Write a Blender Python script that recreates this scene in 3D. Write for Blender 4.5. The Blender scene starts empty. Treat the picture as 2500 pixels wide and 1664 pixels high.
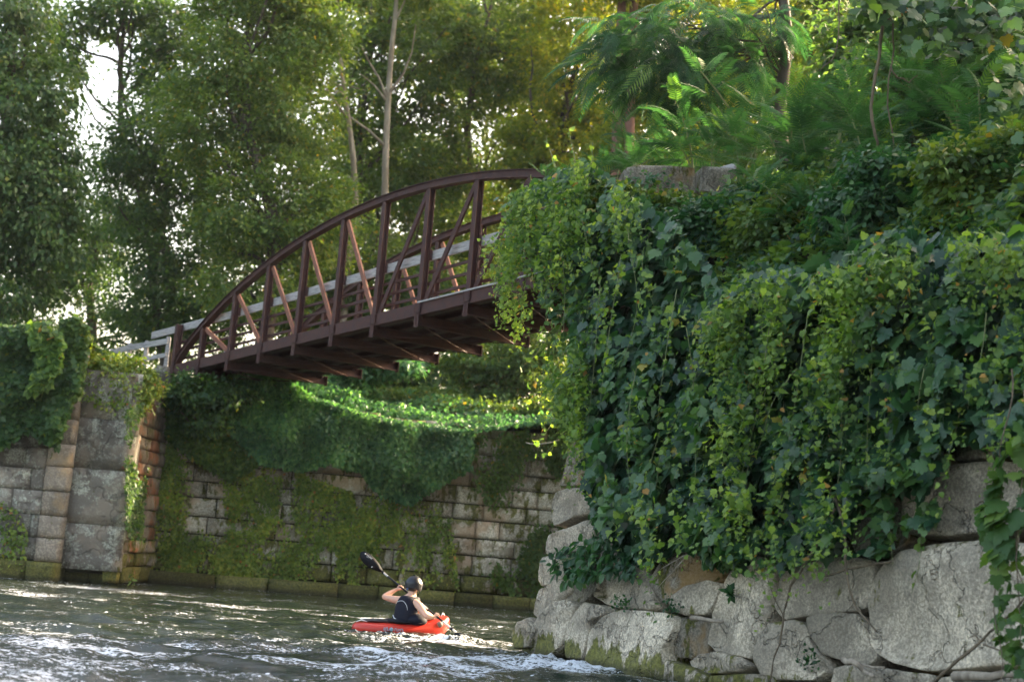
import bpy, bmesh, math, random
import numpy as np
from mathutils import Vector, Matrix, noise as mnoise
R = math.radians
rng = np.random.default_rng(7)
random.seed(7)
S = bpy.context.scene
C = S.collection

# ---------------------------------------------------------------- camera
F = 3472.0; EYE = 1.3; PITCH = math.atan(0.151); ROLL = R(4.5)
cam = bpy.data.cameras.new("camera"); co = bpy.data.objects.new("camera", cam); C.objects.link(co)
cam.sensor_width = 36; cam.lens = F/2500*36; cam.clip_end = 2000; cam.clip_start = 0.1
co.matrix_world = Matrix.Translation((0, 0, EYE)) @ Matrix.Rotation(math.pi/2+PITCH, 4, 'X') @ Matrix.Rotation(ROLL, 4, 'Z')
cam.dof.use_dof = True; cam.dof.focus_distance = 19.0; cam.dof.aperture_fstop = 1.3
S.camera = co

# ---------------------------------------------------------------- world, sun, exposure
SUN_EL = 24.0; SUN_AZ = 54.0      # azimuth measured from +Y towards +X
w = bpy.data.worlds.new("World"); S.world = w; w.use_nodes = True
nt = w.node_tree; bg = nt.nodes["Background"]
sky = nt.nodes.new("ShaderNodeTexSky"); sky.sky_type = 'NISHITA'; sky.sun_disc = False
sky.sun_elevation = R(SUN_EL); sky.sun_rotation = R(SUN_AZ)
sky.air_density = 1.0; sky.dust_density = 7.0; sky.ozone_density = 1.0
tint = nt.nodes.new('ShaderNodeMix'); tint.data_type = 'RGBA'; tint.blend_type = 'MULTIPLY'; tint.inputs[0].default_value = 1; tint.inputs[7].default_value = (1.14, 1.0, .83, 1)
nt.links.new(sky.outputs[0], tint.inputs[6]); nt.links.new(tint.outputs[2], bg.inputs[0]); bg.inputs[1].default_value = 0.15
sl = bpy.data.lights.new("sun", 'SUN'); sl.energy = 2.8; sl.angle = R(0.6); sl.color = (1.0, .84, .58)
so = bpy.data.objects.new("sun", sl); C.objects.link(so)
sd = Vector((math.sin(R(SUN_AZ))*math.cos(R(SUN_EL)), math.cos(R(SUN_AZ))*math.cos(R(SUN_EL)), math.sin(R(SUN_EL))))
so.rotation_euler = sd.to_track_quat('Z', 'Y').to_euler(); so.location = sd*60
S.view_settings.view_transform = 'Standard'; S.view_settings.look = 'None'
S.view_settings.exposure = 2.9; S.view_settings.gamma = 1.0
S.cycles.max_bounces = 8; S.cycles.transparent_max_bounces = 8; S.cycles.transmission_bounces = 4
S.cycles.diffuse_bounces = 3; S.cycles.glossy_bounces = 3

# ---------------------------------------------------------------- helpers: projection of measured directions on real surfaces
def ray(px, py):
    x = (px-1250)/F; y = -(py-832)/F
    xr = x*math.cos(ROLL)-y*math.sin(ROLL); yr = x*math.sin(ROLL)+y*math.cos(ROLL)
    return np.array([xr, math.cos(PITCH)-yr*math.sin(PITCH), math.sin(PITCH)+yr*math.cos(PITCH)])
EYEV = np.array([0, 0, EYE])
def P(px, py, Y):
    d = ray(px, py); return EYEV+d*(Y/d[1])
def onplane(px, py, p0, n):
    d = ray(px, py); return EYEV+d*(np.dot(p0-EYEV, n)/np.dot(d, n))

def tag(o, label=None, cat=None, group=None, kind=None):
    if label: o['label'] = label
    if cat: o['category'] = cat
    if group: o['group'] = group
    if kind: o['kind'] = kind
    return o
def empty(name, loc=(0, 0, 0)):
    o = bpy.data.objects.new(name, None); C.objects.link(o); o.location = loc; return o
def link(name, me, mat, parent=None):
    o = bpy.data.objects.new(name, me); C.objects.link(o)
    if mat and not me.materials: me.materials.append(mat)
    if parent is not None:
        o.parent = parent
        o.matrix_parent_inverse = Matrix.Translation(parent.location).inverted()
    return o
def copy_tree(o, parent=None):
    c = o.copy(); C.objects.link(c)
    if parent is not None: c.parent = parent; c.matrix_parent_inverse = o.matrix_parent_inverse.copy()
    for ch in list(o.children): copy_tree(ch, c)
    return c
def arrmesh(name, V, T, attr=None, smooth=False, quads=False):
    """mesh from numpy vertices and triangles / quads"""
    V = np.asarray(V, dtype=np.float32); T = np.asarray(T, dtype=np.int32)
    k = T.shape[1]
    me = bpy.data.meshes.new(name)
    me.vertices.add(len(V)); me.vertices.foreach_set('co', V.ravel())
    me.loops.add(T.size); me.loops.foreach_set('vertex_index', T.ravel())
    me.polygons.add(len(T)); me.polygons.foreach_set('loop_start', np.arange(len(T), dtype=np.int32)*k)
    me.update(calc_edges=True)
    if smooth: me.polygons.foreach_set('use_smooth', np.ones(len(T), dtype=bool))
    if attr is not None:
        for an, av in attr.items():
            a = me.attributes.new(an, 'FLOAT', 'POINT'); a.data.foreach_set('value', np.asarray(av, dtype=np.float32))
    return me
class MB:
    """collects shapes (mixed polygons)"""
    def __init__(s): s.v = []; s.f = []
    def add(s, vs, fs):
        b = len(s.v); s.v += [tuple(map(float, q)) for q in vs]; s.f += [tuple(i+b for i in f) for f in fs]
    def beam(s, a, b, w_, h_, up=(0, 0, 1)):
        a = Vector(a); b = Vector(b); d = (b-a).normalized(); up = Vector(up)
        r = d.cross(up).normalized(); u = r.cross(d)
        vs = [p+r*(sx*w_/2)+u*(sy*h_/2) for p in (a, b) for sx, sy in ((-1, -1), (1, -1), (1, 1), (-1, 1))]
        s.add(vs, [(3, 2, 1, 0), (4, 5, 6, 7), (0, 1, 5, 4), (1, 2, 6, 5), (2, 3, 7, 6), (3, 0, 4, 7)])
    def ibeam(s, a, b, w_, h_, up=(0, 0, 1), tf=.012, tw=.01):
        a = Vector(a); b = Vector(b); d = (b-a).normalized(); up = Vector(up)
        r = d.cross(up).normalized(); u = r.cross(d)
        s.beam(a+u*(h_/2-tf/2), b+u*(h_/2-tf/2), w_, tf, up); s.beam(a-u*(h_/2-tf/2), b-u*(h_/2-tf/2), w_, tf, up)
        s.beam(a, b, tw, h_-2*tf-.002, up)
    def tube(s, pts, rad, n=6, cap=True):
        pts = [Vector(p) for p in pts]; m = len(pts)
        if not hasattr(rad, '__len__'): rad = [rad]*m
        rings = []; ref = Vector((.31, .17, .93))
        for i, p in enumerate(pts):
            d = (pts[min(i+1, m-1)]-pts[max(i-1, 0)])
            d = d.normalized() if d.length > 1e-9 else Vector((0, 0, 1))
            x = d.cross(ref)
            if x.length < .05: x = d.cross(Vector((1, 0, 0)))
            x.normalize(); y = d.cross(x)
            rings.append([p+(x*math.cos(2*math.pi*j/n)+y*math.sin(2*math.pi*j/n))*rad[i] for j in range(n)])
        vs = [q for r_ in rings for q in r_]; fs = []
        for i in range(m-1):
            for j in range(n):
                fs.append((i*n+j, i*n+(j+1) % n, (i+1)*n+(j+1) % n, (i+1)*n+j))
        if cap: fs += [tuple(range(n-1, -1, -1)), tuple((m-1)*n+j for j in range(n))]
        s.add(vs, fs)
    def build(s, name, mat, parent=None, smooth=False, bevel=0):
        me = bpy.data.meshes.new(name); me.from_pydata(s.v, [], s.f); me.update()
        if smooth:
            for p in me.polygons: p.use_smooth = True
        o = link(name, me, mat, parent)
        if bevel:
            m = o.modifiers.new('b', 'BEVEL'); m.width = bevel; m.segments = 2; m.limit_method = 'ANGLE'
        return o

# ---------------------------------------------------------------- materials
def newmat(name):
    m = bpy.data.materials.new(name); m.use_nodes = True
    n = m.node_tree.nodes; l = m.node_tree.links; b = n["Principled BSDF"]
    return m, n, l, b
def ramp(n, stops, interp='LINEAR'):
    r = n.new("ShaderNodeValToRGB"); r.color_ramp.interpolation = interp
    e = r.color_ramp.elements
    while len(e) > 1: e.remove(e[-1])
    e[0].position = stops[0][0]; e[0].color = (*stops[0][1], 1)
    for p, c in stops[1:]:
        q = e.new(p); q.color = (*c, 1)
    return r
def tex(n, l, scale, detail=4, rough=.6, vec=None, dist=0, stretch=None, coord='Object'):
    t = n.new("ShaderNodeTexNoise"); t.inputs['Scale'].default_value = scale
    t.inputs['Detail'].default_value = detail; t.inputs['Roughness'].default_value = rough; t.inputs['Distortion'].default_value = dist
    if vec is None:
        tc = n.new("ShaderNodeNewGeometry"); vec = tc.outputs['Position']
    if stretch:
        mp = n.new("ShaderNodeMapping"); mp.inputs['Scale'].default_value = stretch; l.new(vec, mp.inputs[0]); vec = mp.outputs[0]
    l.new(vec, t.inputs['Vector']); return t
def mixc(n, l, fac, a, b, mode='MIX'):
    m = n.new("ShaderNodeMix"); m.data_type = 'RGBA'; m.blend_type = mode
    for sock, val in ((m.inputs[0], fac), (m.inputs[6], a), (m.inputs[7], b)):
        if isinstance(val, (int, float)): sock.default_value = val
        elif isinstance(val, tuple): sock.default_value = (*val, 1)
        else: l.new(val, sock)
    return m.outputs[2]
def mth(n, l, op, a, b=0.0, clamp=False):
    m = n.new("ShaderNodeMath"); m.operation = op; m.use_clamp = clamp
    for i, val in enumerate((a, b)):
        if isinstance(val, (int, float)): m.inputs[i].default_value = val
        else: l.new(val, m.inputs[i])
    return m.outputs[0]
def sstep(n, l, x, a, b):
    m = n.new("ShaderNodeMapRange"); m.interpolation_type = 'SMOOTHSTEP'
    l.new(x, m.inputs[0]); m.inputs[1].default_value = a; m.inputs[2].default_value = b
    return m.outputs[0]
def leafmat(name, stops, tcol, tf=.45, rough=.45, spec=.35):
    m, n, l, b = newmat(name)
    at = n.new("ShaderNodeAttribute"); at.attribute_name = 'v'
    rp = ramp(n, stops); l.new(at.outputs['Fac'], rp.inputs[0])
    tn = tex(n, l, 1.1, 2)
    col = mixc(n, l, 1.0, rp.outputs[0], mixc(n, l, sstep(n, l, tn.outputs[0], .35, .68), (.78, .82, .86), (1.18, 1.14, .98)), 'MULTIPLY')
    l.new(col, b.inputs['Base Color']); b.inputs['Roughness'].default_value = rough
    b.inputs['Specular IOR Level'].default_value = spec
    tr = n.new("ShaderNodeBsdfTranslucent"); l.new(mixc(n, l, 1.0, col, tcol, 'MULTIPLY'), tr.inputs[0])
    mx = n.new("ShaderNodeMixShader"); mx.inputs[0].default_value = tf
    l.new(b.outputs[0], mx.inputs[1]); l.new(tr.outputs[0], mx.inputs[2]); l.new(mx.outputs[0], n["Material Output"].inputs[0])
    return m
LM = {}
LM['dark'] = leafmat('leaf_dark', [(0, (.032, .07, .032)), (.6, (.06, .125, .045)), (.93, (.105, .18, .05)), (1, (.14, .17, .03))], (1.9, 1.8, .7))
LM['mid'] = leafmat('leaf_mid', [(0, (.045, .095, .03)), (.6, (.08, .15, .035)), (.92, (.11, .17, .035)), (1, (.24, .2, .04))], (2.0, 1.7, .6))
LM['olive'] = leafmat('leaf_olive', [(0, (.06, .115, .035)), (.6, (.105, .175, .045)), (.9, (.17, .235, .055)), (1, (.3, .22, .05))], (1.8, 1.75, .6))
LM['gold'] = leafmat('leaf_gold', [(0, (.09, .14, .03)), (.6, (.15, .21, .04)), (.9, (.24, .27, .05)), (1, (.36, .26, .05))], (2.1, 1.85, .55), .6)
LM['teal'] = leafmat('leaf_teal', [(0, (.035, .105, .055)), (.6, (.08, .19, .085)), (.95, (.14, .27, .10)), (1, (.13, .2, .06))], (1.5, 1.7, .8))
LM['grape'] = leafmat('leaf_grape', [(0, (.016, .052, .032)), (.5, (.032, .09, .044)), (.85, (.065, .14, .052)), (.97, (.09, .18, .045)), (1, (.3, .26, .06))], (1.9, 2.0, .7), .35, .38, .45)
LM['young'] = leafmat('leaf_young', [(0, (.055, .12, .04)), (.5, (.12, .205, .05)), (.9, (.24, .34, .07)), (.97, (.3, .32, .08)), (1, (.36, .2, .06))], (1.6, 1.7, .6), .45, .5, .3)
LM['sumac'] = leafmat('leaf_sumac', [(0, (.018, .056, .032)), (.5, (.03, .085, .038)), (.95, (.055, .13, .048)), (1, (.12, .2, .045))], (1.5, 1.9, .85), .4, .42, .4)
LM['ivy'] = leafmat('leaf_ivy', [(0, (.08, .14, .03)), (.5, (.155, .235, .045)), (.85, (.27, .34, .06)), (.96, (.32, .3, .06)), (1, (.38, .17, .06))], (1.7, 1.6, .6), .35)

def barkmat(name, c1, c2, sc=6, blotch=None):
    m, n, l, b = newmat(name)
    t = tex(n, l, sc, 6, .65, stretch=(1, 1, .25)); r_ = ramp(n, [(.3, c1), (.7, c2)]); l.new(t.outputs[0], r_.inputs[0])
    col = r_.outputs[0]
    if blotch:
        t2 = tex(n, l, 2.2, 3, .5, stretch=(1, 1, .4)); col = mixc(n, l, sstep(n, l, t2.outputs[0], .5, .56), col, blotch)
    l.new(col, b.inputs['Base Color']); b.inputs['Roughness'].default_value = .9
    bp = n.new("ShaderNodeBump"); bp.inputs['Strength'].default_value = .6; bp.inputs['Distance'].default_value = .03
    l.new(t.outputs[0], bp.inputs['Height']); l.new(bp.outputs[0], b.inputs['Normal']); return m
M_bark = barkmat('bark', (.035, .028, .022), (.11, .09, .07))
M_pale = barkmat('pale_bark', (.16, .13, .10), (.42, .36, .28), 5, (.22, .18, .13))
M_twig = barkmat('twig', (.06, .045, .03), (.19, .15, .10), 14)
M_dry = barkmat('dry_wood', (.17, .14, .11), (.4, .35, .28), 14)
M_gstem = barkmat('green_stem', (.09, .12, .05), (.2, .22, .1), 14)

def rockmat(name, light, dark, moss=.5, warm=None, sc=1.0, mossz=None, crack=0.0, patch=None, weather=0.):
    m, n, l, b = newmat(name)
    t1 = tex(n, l, 1.3*sc, 5, .6); t2 = tex(n, l, 34*sc, 5, .75); t3 = tex(n, l, 5*sc, 6, .7)
    col = mixc(n, l, sstep(n, l, t1.outputs[0], .35, .65), light, tuple(x*.72 for x in light))
    sp = sstep(n, l, t2.outputs[0], .42, .60)
    col = mixc(n, l, mth(n, l, 'MULTIPLY', mth(n, l, 'SUBTRACT', 1.0, sp), .62), col, dark)
    col = mixc(n, l, mth(n, l, 'MULTIPLY', sstep(n, l, t3.outputs[0], .52, .72), .75), col, dark)
    if patch:
        tp1 = tex(n, l, 2.4, 10, .82, dist=.3); tp2 = tex(n, l, 16, 6, .85)
        pm = sstep(n, l, mth(n, l, 'ADD', tp1.outputs[0], mth(n, l, 'MULTIPLY', tp2.outputs[0], .35)), patch[1], patch[1]+.03)
        col = mixc(n, l, mth(n, l, 'MULTIPLY', mth(n, l, 'SUBTRACT', 1.0, pm), .92), col, patch[0])
    if weather:
        tq = tex(n, l, .9, 6, .7, dist=.5); tq2 = tex(n, l, 26, 4, .8)
        wm = sstep(n, l, mth(n, l, 'ADD', tq.outputs[0], mth(n, l, 'MULTIPLY', tq2.outputs[0], .25)), .56, .72)
        col = mixc(n, l, mth(n, l, 'MULTIPLY', wm, weather), col, (.15, .135, .11))
    if warm:
        tw = tex(n, l, 1.1, 4, .6); col = mixc(n, l, mth(n, l, 'MULTIPLY', sstep(n, l, tw.outputs[0], .5, .62), .7), col, warm)
    # moss grows in streaks near the water and on ledges
    tm = tex(n, l, 4.5, 5, .7, stretch=(1, 1, .45))
    geo = n.new("ShaderNodeNewGeometry"); sx = n.new("ShaderNodeSeparateXYZ"); l.new(geo.outputs['Position'], sx.inputs[0])
    low = sstep(n, l, sx.outputs[2], (mossz or .75), 0.0)
    mm = mth(n, l, 'ADD', tm.outputs[0], mth(n, l, 'MULTIPLY', low, .24))
    sn = n.new("ShaderNodeSeparateXYZ"); l.new(geo.outputs['Normal'], sn.inputs[0])
    mm = mth(n, l, 'ADD', mm, mth(n, l, 'MULTIPLY', sn.outputs[2], .08))
    th = .72-.22*moss
    mfac = sstep(n, l, mm, th, th+.07)
    tmc = tex(n, l, 22, 4, .7); rm = ramp(n, [(.35, (.045, .055, .012)), (.7, (.21, .21, .04))]); l.new(tmc.outputs[0], rm.inputs[0])
    col = mixc(n, l, mth(n, l, 'MULTIPLY', mfac, .9), col, rm.outputs[0])
    wet = sstep(n, l, sx.outputs[2], .13, .03)
    col = mixc(n, l, mth(n, l, 'MULTIPLY', wet, .65), col, (.03, .03, .022))
    at = n.new("ShaderNodeAttribute"); at.attribute_name = 'tone'
    tm_ = n.new("ShaderNodeMapRange"); l.new(at.outputs['Fac'], tm_.inputs[0]); tm_.inputs[1].default_value = 0; tm_.inputs[2].default_value = 1
    tm_.inputs[3].default_value = .42; tm_.inputs[4].default_value = 1.2
    vm = n.new("ShaderNodeVectorMath"); vm.operation = 'SCALE'; l.new(col, vm.inputs[0]); l.new(tm_.outputs[0], vm.inputs['Scale'])
    l.new(vm.outputs[0], b.inputs['Base Color'])
    b.inputs['Roughness'].default_value = .92; b.inputs['Specular IOR Level'].default_value = .2
    hs = mth(n, l, 'ADD', mth(n, l, 'MULTIPLY', t2.outputs[0], .45), mth(n, l, 'ADD', t3.outputs[0], mth(n, l, 'MULTIPLY', tmc.outputs[0], mfac)))
    if crack:
        vo = n.new("ShaderNodeTexVoronoi"); vo.feature = 'DISTANCE_TO_EDGE'; vo.inputs['Scale'].default_value = .9
        tv = tex(n, l, 2.5, 4); g2 = n.new("ShaderNodeVectorMath"); g2.operation = 'ADD'
        l.new(geo.outputs['Position'], g2.inputs[0]); l.new(tv.outputs['Color'], g2.inputs[1]); l.new(g2.outputs[0], vo.inputs['Vector'])
        cr = sstep(n, l, vo.outputs['Distance'], .0, .018); hs = mth(n, l, 'ADD', hs, mth(n, l, 'MULTIPLY', cr, crack))
    bp = n.new("ShaderNodeBump"); bp.inputs['Strength'].default_value = .9; bp.inputs['Distance'].default_value = .04
    l.new(hs, bp.inputs['Height']); l.new(bp.outputs[0], b.inputs['Normal']); return m
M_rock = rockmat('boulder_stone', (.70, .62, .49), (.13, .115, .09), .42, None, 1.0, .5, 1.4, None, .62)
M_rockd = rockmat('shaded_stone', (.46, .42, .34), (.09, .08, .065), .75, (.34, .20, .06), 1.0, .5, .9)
M_ashlar = rockmat('ashlar_stone', (.74, .70, .57), (.14, .12, .085), .95, (.40, .29, .19), .8, 1.2, 0, ((.25, .22, .16), .63))
M_quoin = rockmat('quoin_stone', (.50, .43, .34), (.14, .11, .09), .35, (.42, .29, .16), .8, .6, 0, ((.24, .2, .16), .63))
M_block = rockmat('lichen_stone', (.60, .62, .52), (.13, .115, .10), .3, (.3, .25, .2), .9, .6, 1, ((.17, .15, .13), .68))

def simple(name, col, rough=.5, metal=0, spec=.5, bump=0, bs=40, var=0, c2=None):
    m, n, l, b = newmat(name)
    b.inputs['Roughness'].default_value = rough; b.inputs['Metallic'].default_value = metal; b.inputs['Specular IOR Level'].default_value = spec
    t = tex(n, l, bs, 5, .65)
    l.new(mixc(n, l, mth(n, l, 'MULTIPLY', sstep(n, l, t.outputs[0], .35, .7), var), col, c2 or tuple(x*.6 for x in col)), b.inputs['Base Color'])
    if bump:
        bp = n.new("ShaderNodeBump"); bp.inputs['Strength'].default_value = bump; bp.inputs['Distance'].default_value = .01
        l.new(t.outputs[0], bp.inputs['Height']); l.new(bp.outputs[0], b.inputs['Normal'])
    return m
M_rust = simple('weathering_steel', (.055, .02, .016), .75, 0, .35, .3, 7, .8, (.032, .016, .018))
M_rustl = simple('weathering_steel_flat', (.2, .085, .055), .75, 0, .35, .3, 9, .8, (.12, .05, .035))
M_soil = simple('soil', (.03, .024, .015), .95, 0, .2, .5, 5, .8, (.03, .04, .012))
def woodmat():
    m, n, l, b = newmat('weathered_wood')
    t = tex(n, l, 3, 6, .7, stretch=(1.0, 1.3, 14)); r_ = ramp(n, [(.32, (.12, .115, .12)), (.5, (.3, .29, .29)), (.72, (.42, .41, .40))]); l.new(t.outputs[0], r_.inputs[0])
    l.new(r_.outputs[0], b.inputs['Base Color']); b.inputs['Roughness'].default_value = .85
    bp = n.new("ShaderNodeBump"); bp.inputs['Strength'].default_value = .5; bp.inputs['Distance'].default_value = .01
    l.new(t.outputs[0], bp.inputs['Height']); l.new(bp.outputs[0], b.inputs['Normal']); return m
M_wood = woodmat()

# ================================================================ large structure
# river bed / ground sheet
mb = MB(); g = 900
mb.add([(-g, -g, -1.2), (g, -g, -1.2), (g, g, -1.2), (-g, g, -1.2)], [(0, 1, 2, 3)])
tag(mb.build('ground', M_soil), kind='structure')

# pier frame: s runs along the near masonry face, t into the bank
B0 = np.array([.69, 20.5, 0.]); E1 = np.array([.47, -.8827, 0.]); N1 = np.array([.8827, .47, 0.]); BAT = .13
def pier(s, t, z): return B0+E1*s+N1*t+np.array([0, 0, 1.])*z
PN = np.array([N1[0], N1[1], -BAT]); PN = PN/np.linalg.norm(PN)
def on_pier(px, py, off=0.): return onplane(px, py, B0-PN*off, PN)
ZT_S = [-3, 0, .6, 1.9, 3.0, 4.6, 9, 20]; ZT_Z = [6.0, 6.1, 6.15, 5.6, 4.7, 4.2, 4.25, 4.2]
def ztop(s): return np.interp(s, ZT_S, ZT_Z)
def zbank(s, t):
    s = np.asarray(s, float); t = np.asarray(t, float)
    zt = ztop(s); rise = np.clip((s-1.2)/1.6, 0, 1)
    return zt+rise*(np.clip(t, 0, 6.5)*.55+.75*np.clip(t, 0, 1.2)+.25*np.clip(t-6.5, 0, 12))+(1-rise)*np.clip(t, 0, 30)*.03+.12*np.sin(s*1.7+t)+.08*np.sin(t*2.3)
def grid(name, su, tv, fn, mat, kind=None, parent=None):
    U, Vv = np.meshgrid(su, tv, indexing='ij'); pts = fn(U, Vv).reshape(-1, 3)
    nu, nv = len(su), len(tv); I = np.arange(nu*nv).reshape(nu, nv)
    q = np.stack([I[:-1, :-1], I[1:, :-1], I[1:, 1:], I[:-1, 1:]], -1).reshape(-1, 4)
    return link(name, arrmesh(name, pts, q, None, True), mat, parent)
def bankf(s, t): 
    z = zbank(s, t)
    return B0+E1*s[..., None]+N1*(t+BAT*ztop(s)*.95)[..., None]+np.array([0, 0, 1.])*(z[..., None])
tg = np.concatenate([np.linspace(0, 10, 41), np.geomspace(11, 300, 20)])
sg = np.concatenate([np.linspace(0, 12, 49), np.geomspace(13, 300, 20)])
tag(grid('right_bank', sg, tg, bankf, M_soil), kind='structure')
# earth face of the bank behind the masonry and on the channel side
mb = MB(); zz = [-1.2, 6.05]
def facept(s, z): return pier(s, .6+BAT*z, z)
ss = [0, .5, 1, 2, 3, 4, 5, 7, 9, 14, 40]
for a, b in zip(ss[:-1], ss[1:]):
    mb.add([facept(a, -1.2), facept(b, -1.2), facept(b, ztop(b)-.05), facept(a, ztop(a)-.05)], [(0, 1, 2, 3)])
tt = [.6, 4, 10, 40, 200]
for a, b in zip(tt[:-1], tt[1:]):
    mb.add([pier(.25, a, -1.2), pier(.25, b, -1.2), pier(.25, b, 5.9), pier(.25, a+.75 if a < 1 else a, 5.9)], [(3, 2, 1, 0)])
tag(mb.build('bank_face', M_soil), kind='structure')

# far bank
def farz(x, y):
    base = np.interp(y, [34, 36, 39, 44, 60, 120, 900], [4.7, 4.8, 5.3, 6.0, 6.6, 7, 7])
    dip = np.exp(-((x+2.0)/3.5)**2)*np.clip(1-(y-36)/7, 0, 1)*.5
    return base-dip+.15*np.sin(x*.9)*np.cos(y*.7)
def farf(x, y): return np.stack([x, y, farz(x, y)], -1)
xg = np.concatenate([-np.geomspace(14, 800, 14)[::-1], np.linspace(-13, 13, 53), np.geomspace(14, 800, 14)])
yg = np.concatenate([np.linspace(36.6, 50, 40), np.geomspace(52, 900, 20)])
tag(grid('far_bank', xg, yg, farf, M_soil), kind='structure')
# front part of the far bank left of the bridge
tag(grid('left_bank', np.concatenate([-np.geomspace(11.2, 400, 14)[::-1], np.linspace(-11, -9.6, 5)]), np.linspace(32.1, 36.58, 12), lambda x, y: np.stack([x, y, 5.3+0*x+.06*np.sin(3*x)], -1), M_soil), kind='structure')

# ---------------------------------------------------------------- masonry of the far side
def blockwall(name, a, b, zs, zt, mat, rowh=(.38, .55), lens=(.5, 1.3), thick=.5, seed=1, jit=.03, batter=.03, gap=.017, parent=None, bulge=.02, start=.5, tones=(.5, .22)):
    """courses of individually cut, slightly displaced blocks from a to b (xy) on the camera's side"""
    rr = random.Random(seed); a = np.array([*a, 0.]); b = np.array([*b, 0.]); L = np.linalg.norm(b-a); e = (b-a)/L; nn = np.array([e[1], -e[0], 0])
    V = []; T = []; tone = []; z = zs; row = 0
    nu, nv = 5, 4
    while z < (zt(0) if callable(zt) else zt)-.1 or (callable(zt) and z < max(zt(0), zt(L*.5), zt(L))-.1):
        h = rr.uniform(*rowh); x = -rr.uniform(0, start)
        while x < L:
            ln = rr.uniform(*lens); x0 = max(x, 0); x1 = min(x+ln, L); x += ln
            if x1-x0 < .12: continue
            top = zt((x0+x1)/2) if callable(zt) else zt
            if z > top-.12: continue
            z1 = min(z+h, top+rr.uniform(-.03, .1))
            off = rr.gauss(0, jit); tn = min(1.15, max(0, rr.gauss(*tones)))+(rr.random() < .12)*.35
            base = len(V)
            for i in range(nu+1):
                for j in range(nv+1):
                    u = i/nu; v = j/nv
                    ed = min(u, 1-u)*(x1-x0); ev = min(v, 1-v)*(z1-z)
                    dr = .018*math.exp(-min(ed, ev)/.02)+bulge*mnoise.noise(Vector((x0*3+u*3, z*3+v*2, seed)))*2
                    p = a+e*(x0+gap+(x1-x0-2*gap)*u)+nn*(off-dr-batter*(z+(z1-z)*v))
                    p = p+np.array([0, 0, z+gap+(z1-z-2*gap)*v]); V.append(p); tone.append(tn)
            for i in range(nu):
                for j in range(nv):
                    q = base+i*(nv+1)+j; T.append((q, q+nv+1, q+nv+2, q+1))
            # sides
            ring = [base+i*(nv+1) for i in range(nu+1)]+[base+nu*(nv+1)+j for j in range(1, nv+1)]+[base+i*(nv+1)+nv for i in range(nu-1, -1, -1)]+[base+j for j in range(nv-1, 0, -1)]
            bb = len(V)
            for q in ring: V.append(V[q]-nn*thick); tone.append(tn)
            k = len(ring)
            for i in range(k): T.append((ring[i], bb+i, bb+(i+1) % k, ring[(i+1) % k]))
        z += h; row += 1
    me = arrmesh(name, np.array(V), np.array(T), {'tone': tone}, False)
    return link(name, me, mat, parent)
FW0 = np.array([-9.15, 35.3]); FW1 = np.array([9.5, 38.3])
fdir = (FW1-FW0)/np.linalg.norm(FW1-FW0); fn = np.array([fdir[1], -fdir[0]])
FP0 = np.array([FW0[0], FW0[1], 0.]); FPN = np.array([-fn[0], -fn[1], .03]); FPN /= np.linalg.norm(FPN)
def on_far(px, py, off=0.): return onplane(px, py, FP0-FPN*off, FPN)
fwtop = lambda x: float(np.interp(x, [0, 2, 6, 9, 12, 19], [5.0, 4.9, 4.6, 4.5, 4.5, 4.4]))
tag(blockwall('stone_wall', FW0, FW1, .32, fwtop, M_ashlar, seed=3, tones=(.68, .26)), 'long moss-stained sandstone canal wall below the bridge, half buried in ivy', 'stone wall')
tag(blockwall('stone_ledge', FW0-fn*0+fn*.32+np.array([.5, 0]), FW1+fn*.32, -.7, .34, M_ashlar, (.5, .52), (.9, 2.0), 1.0, 5, .02, .0), 'low mossy footing course along the foot of the far canal wall at the waterline', 'stone ledge')
LW = tag(empty('corner_wall', (-10, 31.4, 0)), 'pale masonry wall with a tan quoin corner at the left edge, ivy over its top', 'stone wall')
qx0 = P(92, 1300, 31.65)[0]; qx1 = P(153, 1300, 31.65)[0]
blockwall('wall_face', (-14.0, 31.2), (qx0, 31.6), .42, 5.3, M_block, (.45, .6), (.5, 1.1), .6, 8, .012, .01, .006, parent=LW, bulge=.03)
blockwall('quoin', (qx0, 31.58), (qx1, 31.64), .4, 5.15, M_quoin, (.48, .56), (1.6, 1.62), .6, 9, .012, .01, .008, parent=LW, start=0)
blockwall('footing', (-14.0, 31.0), (qx1+.03, 31.4), -.7, .42, M_ashlar, (.55, .56), (.8, 1.1), 1.0, 10, .02, 0, parent=LW)

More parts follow.
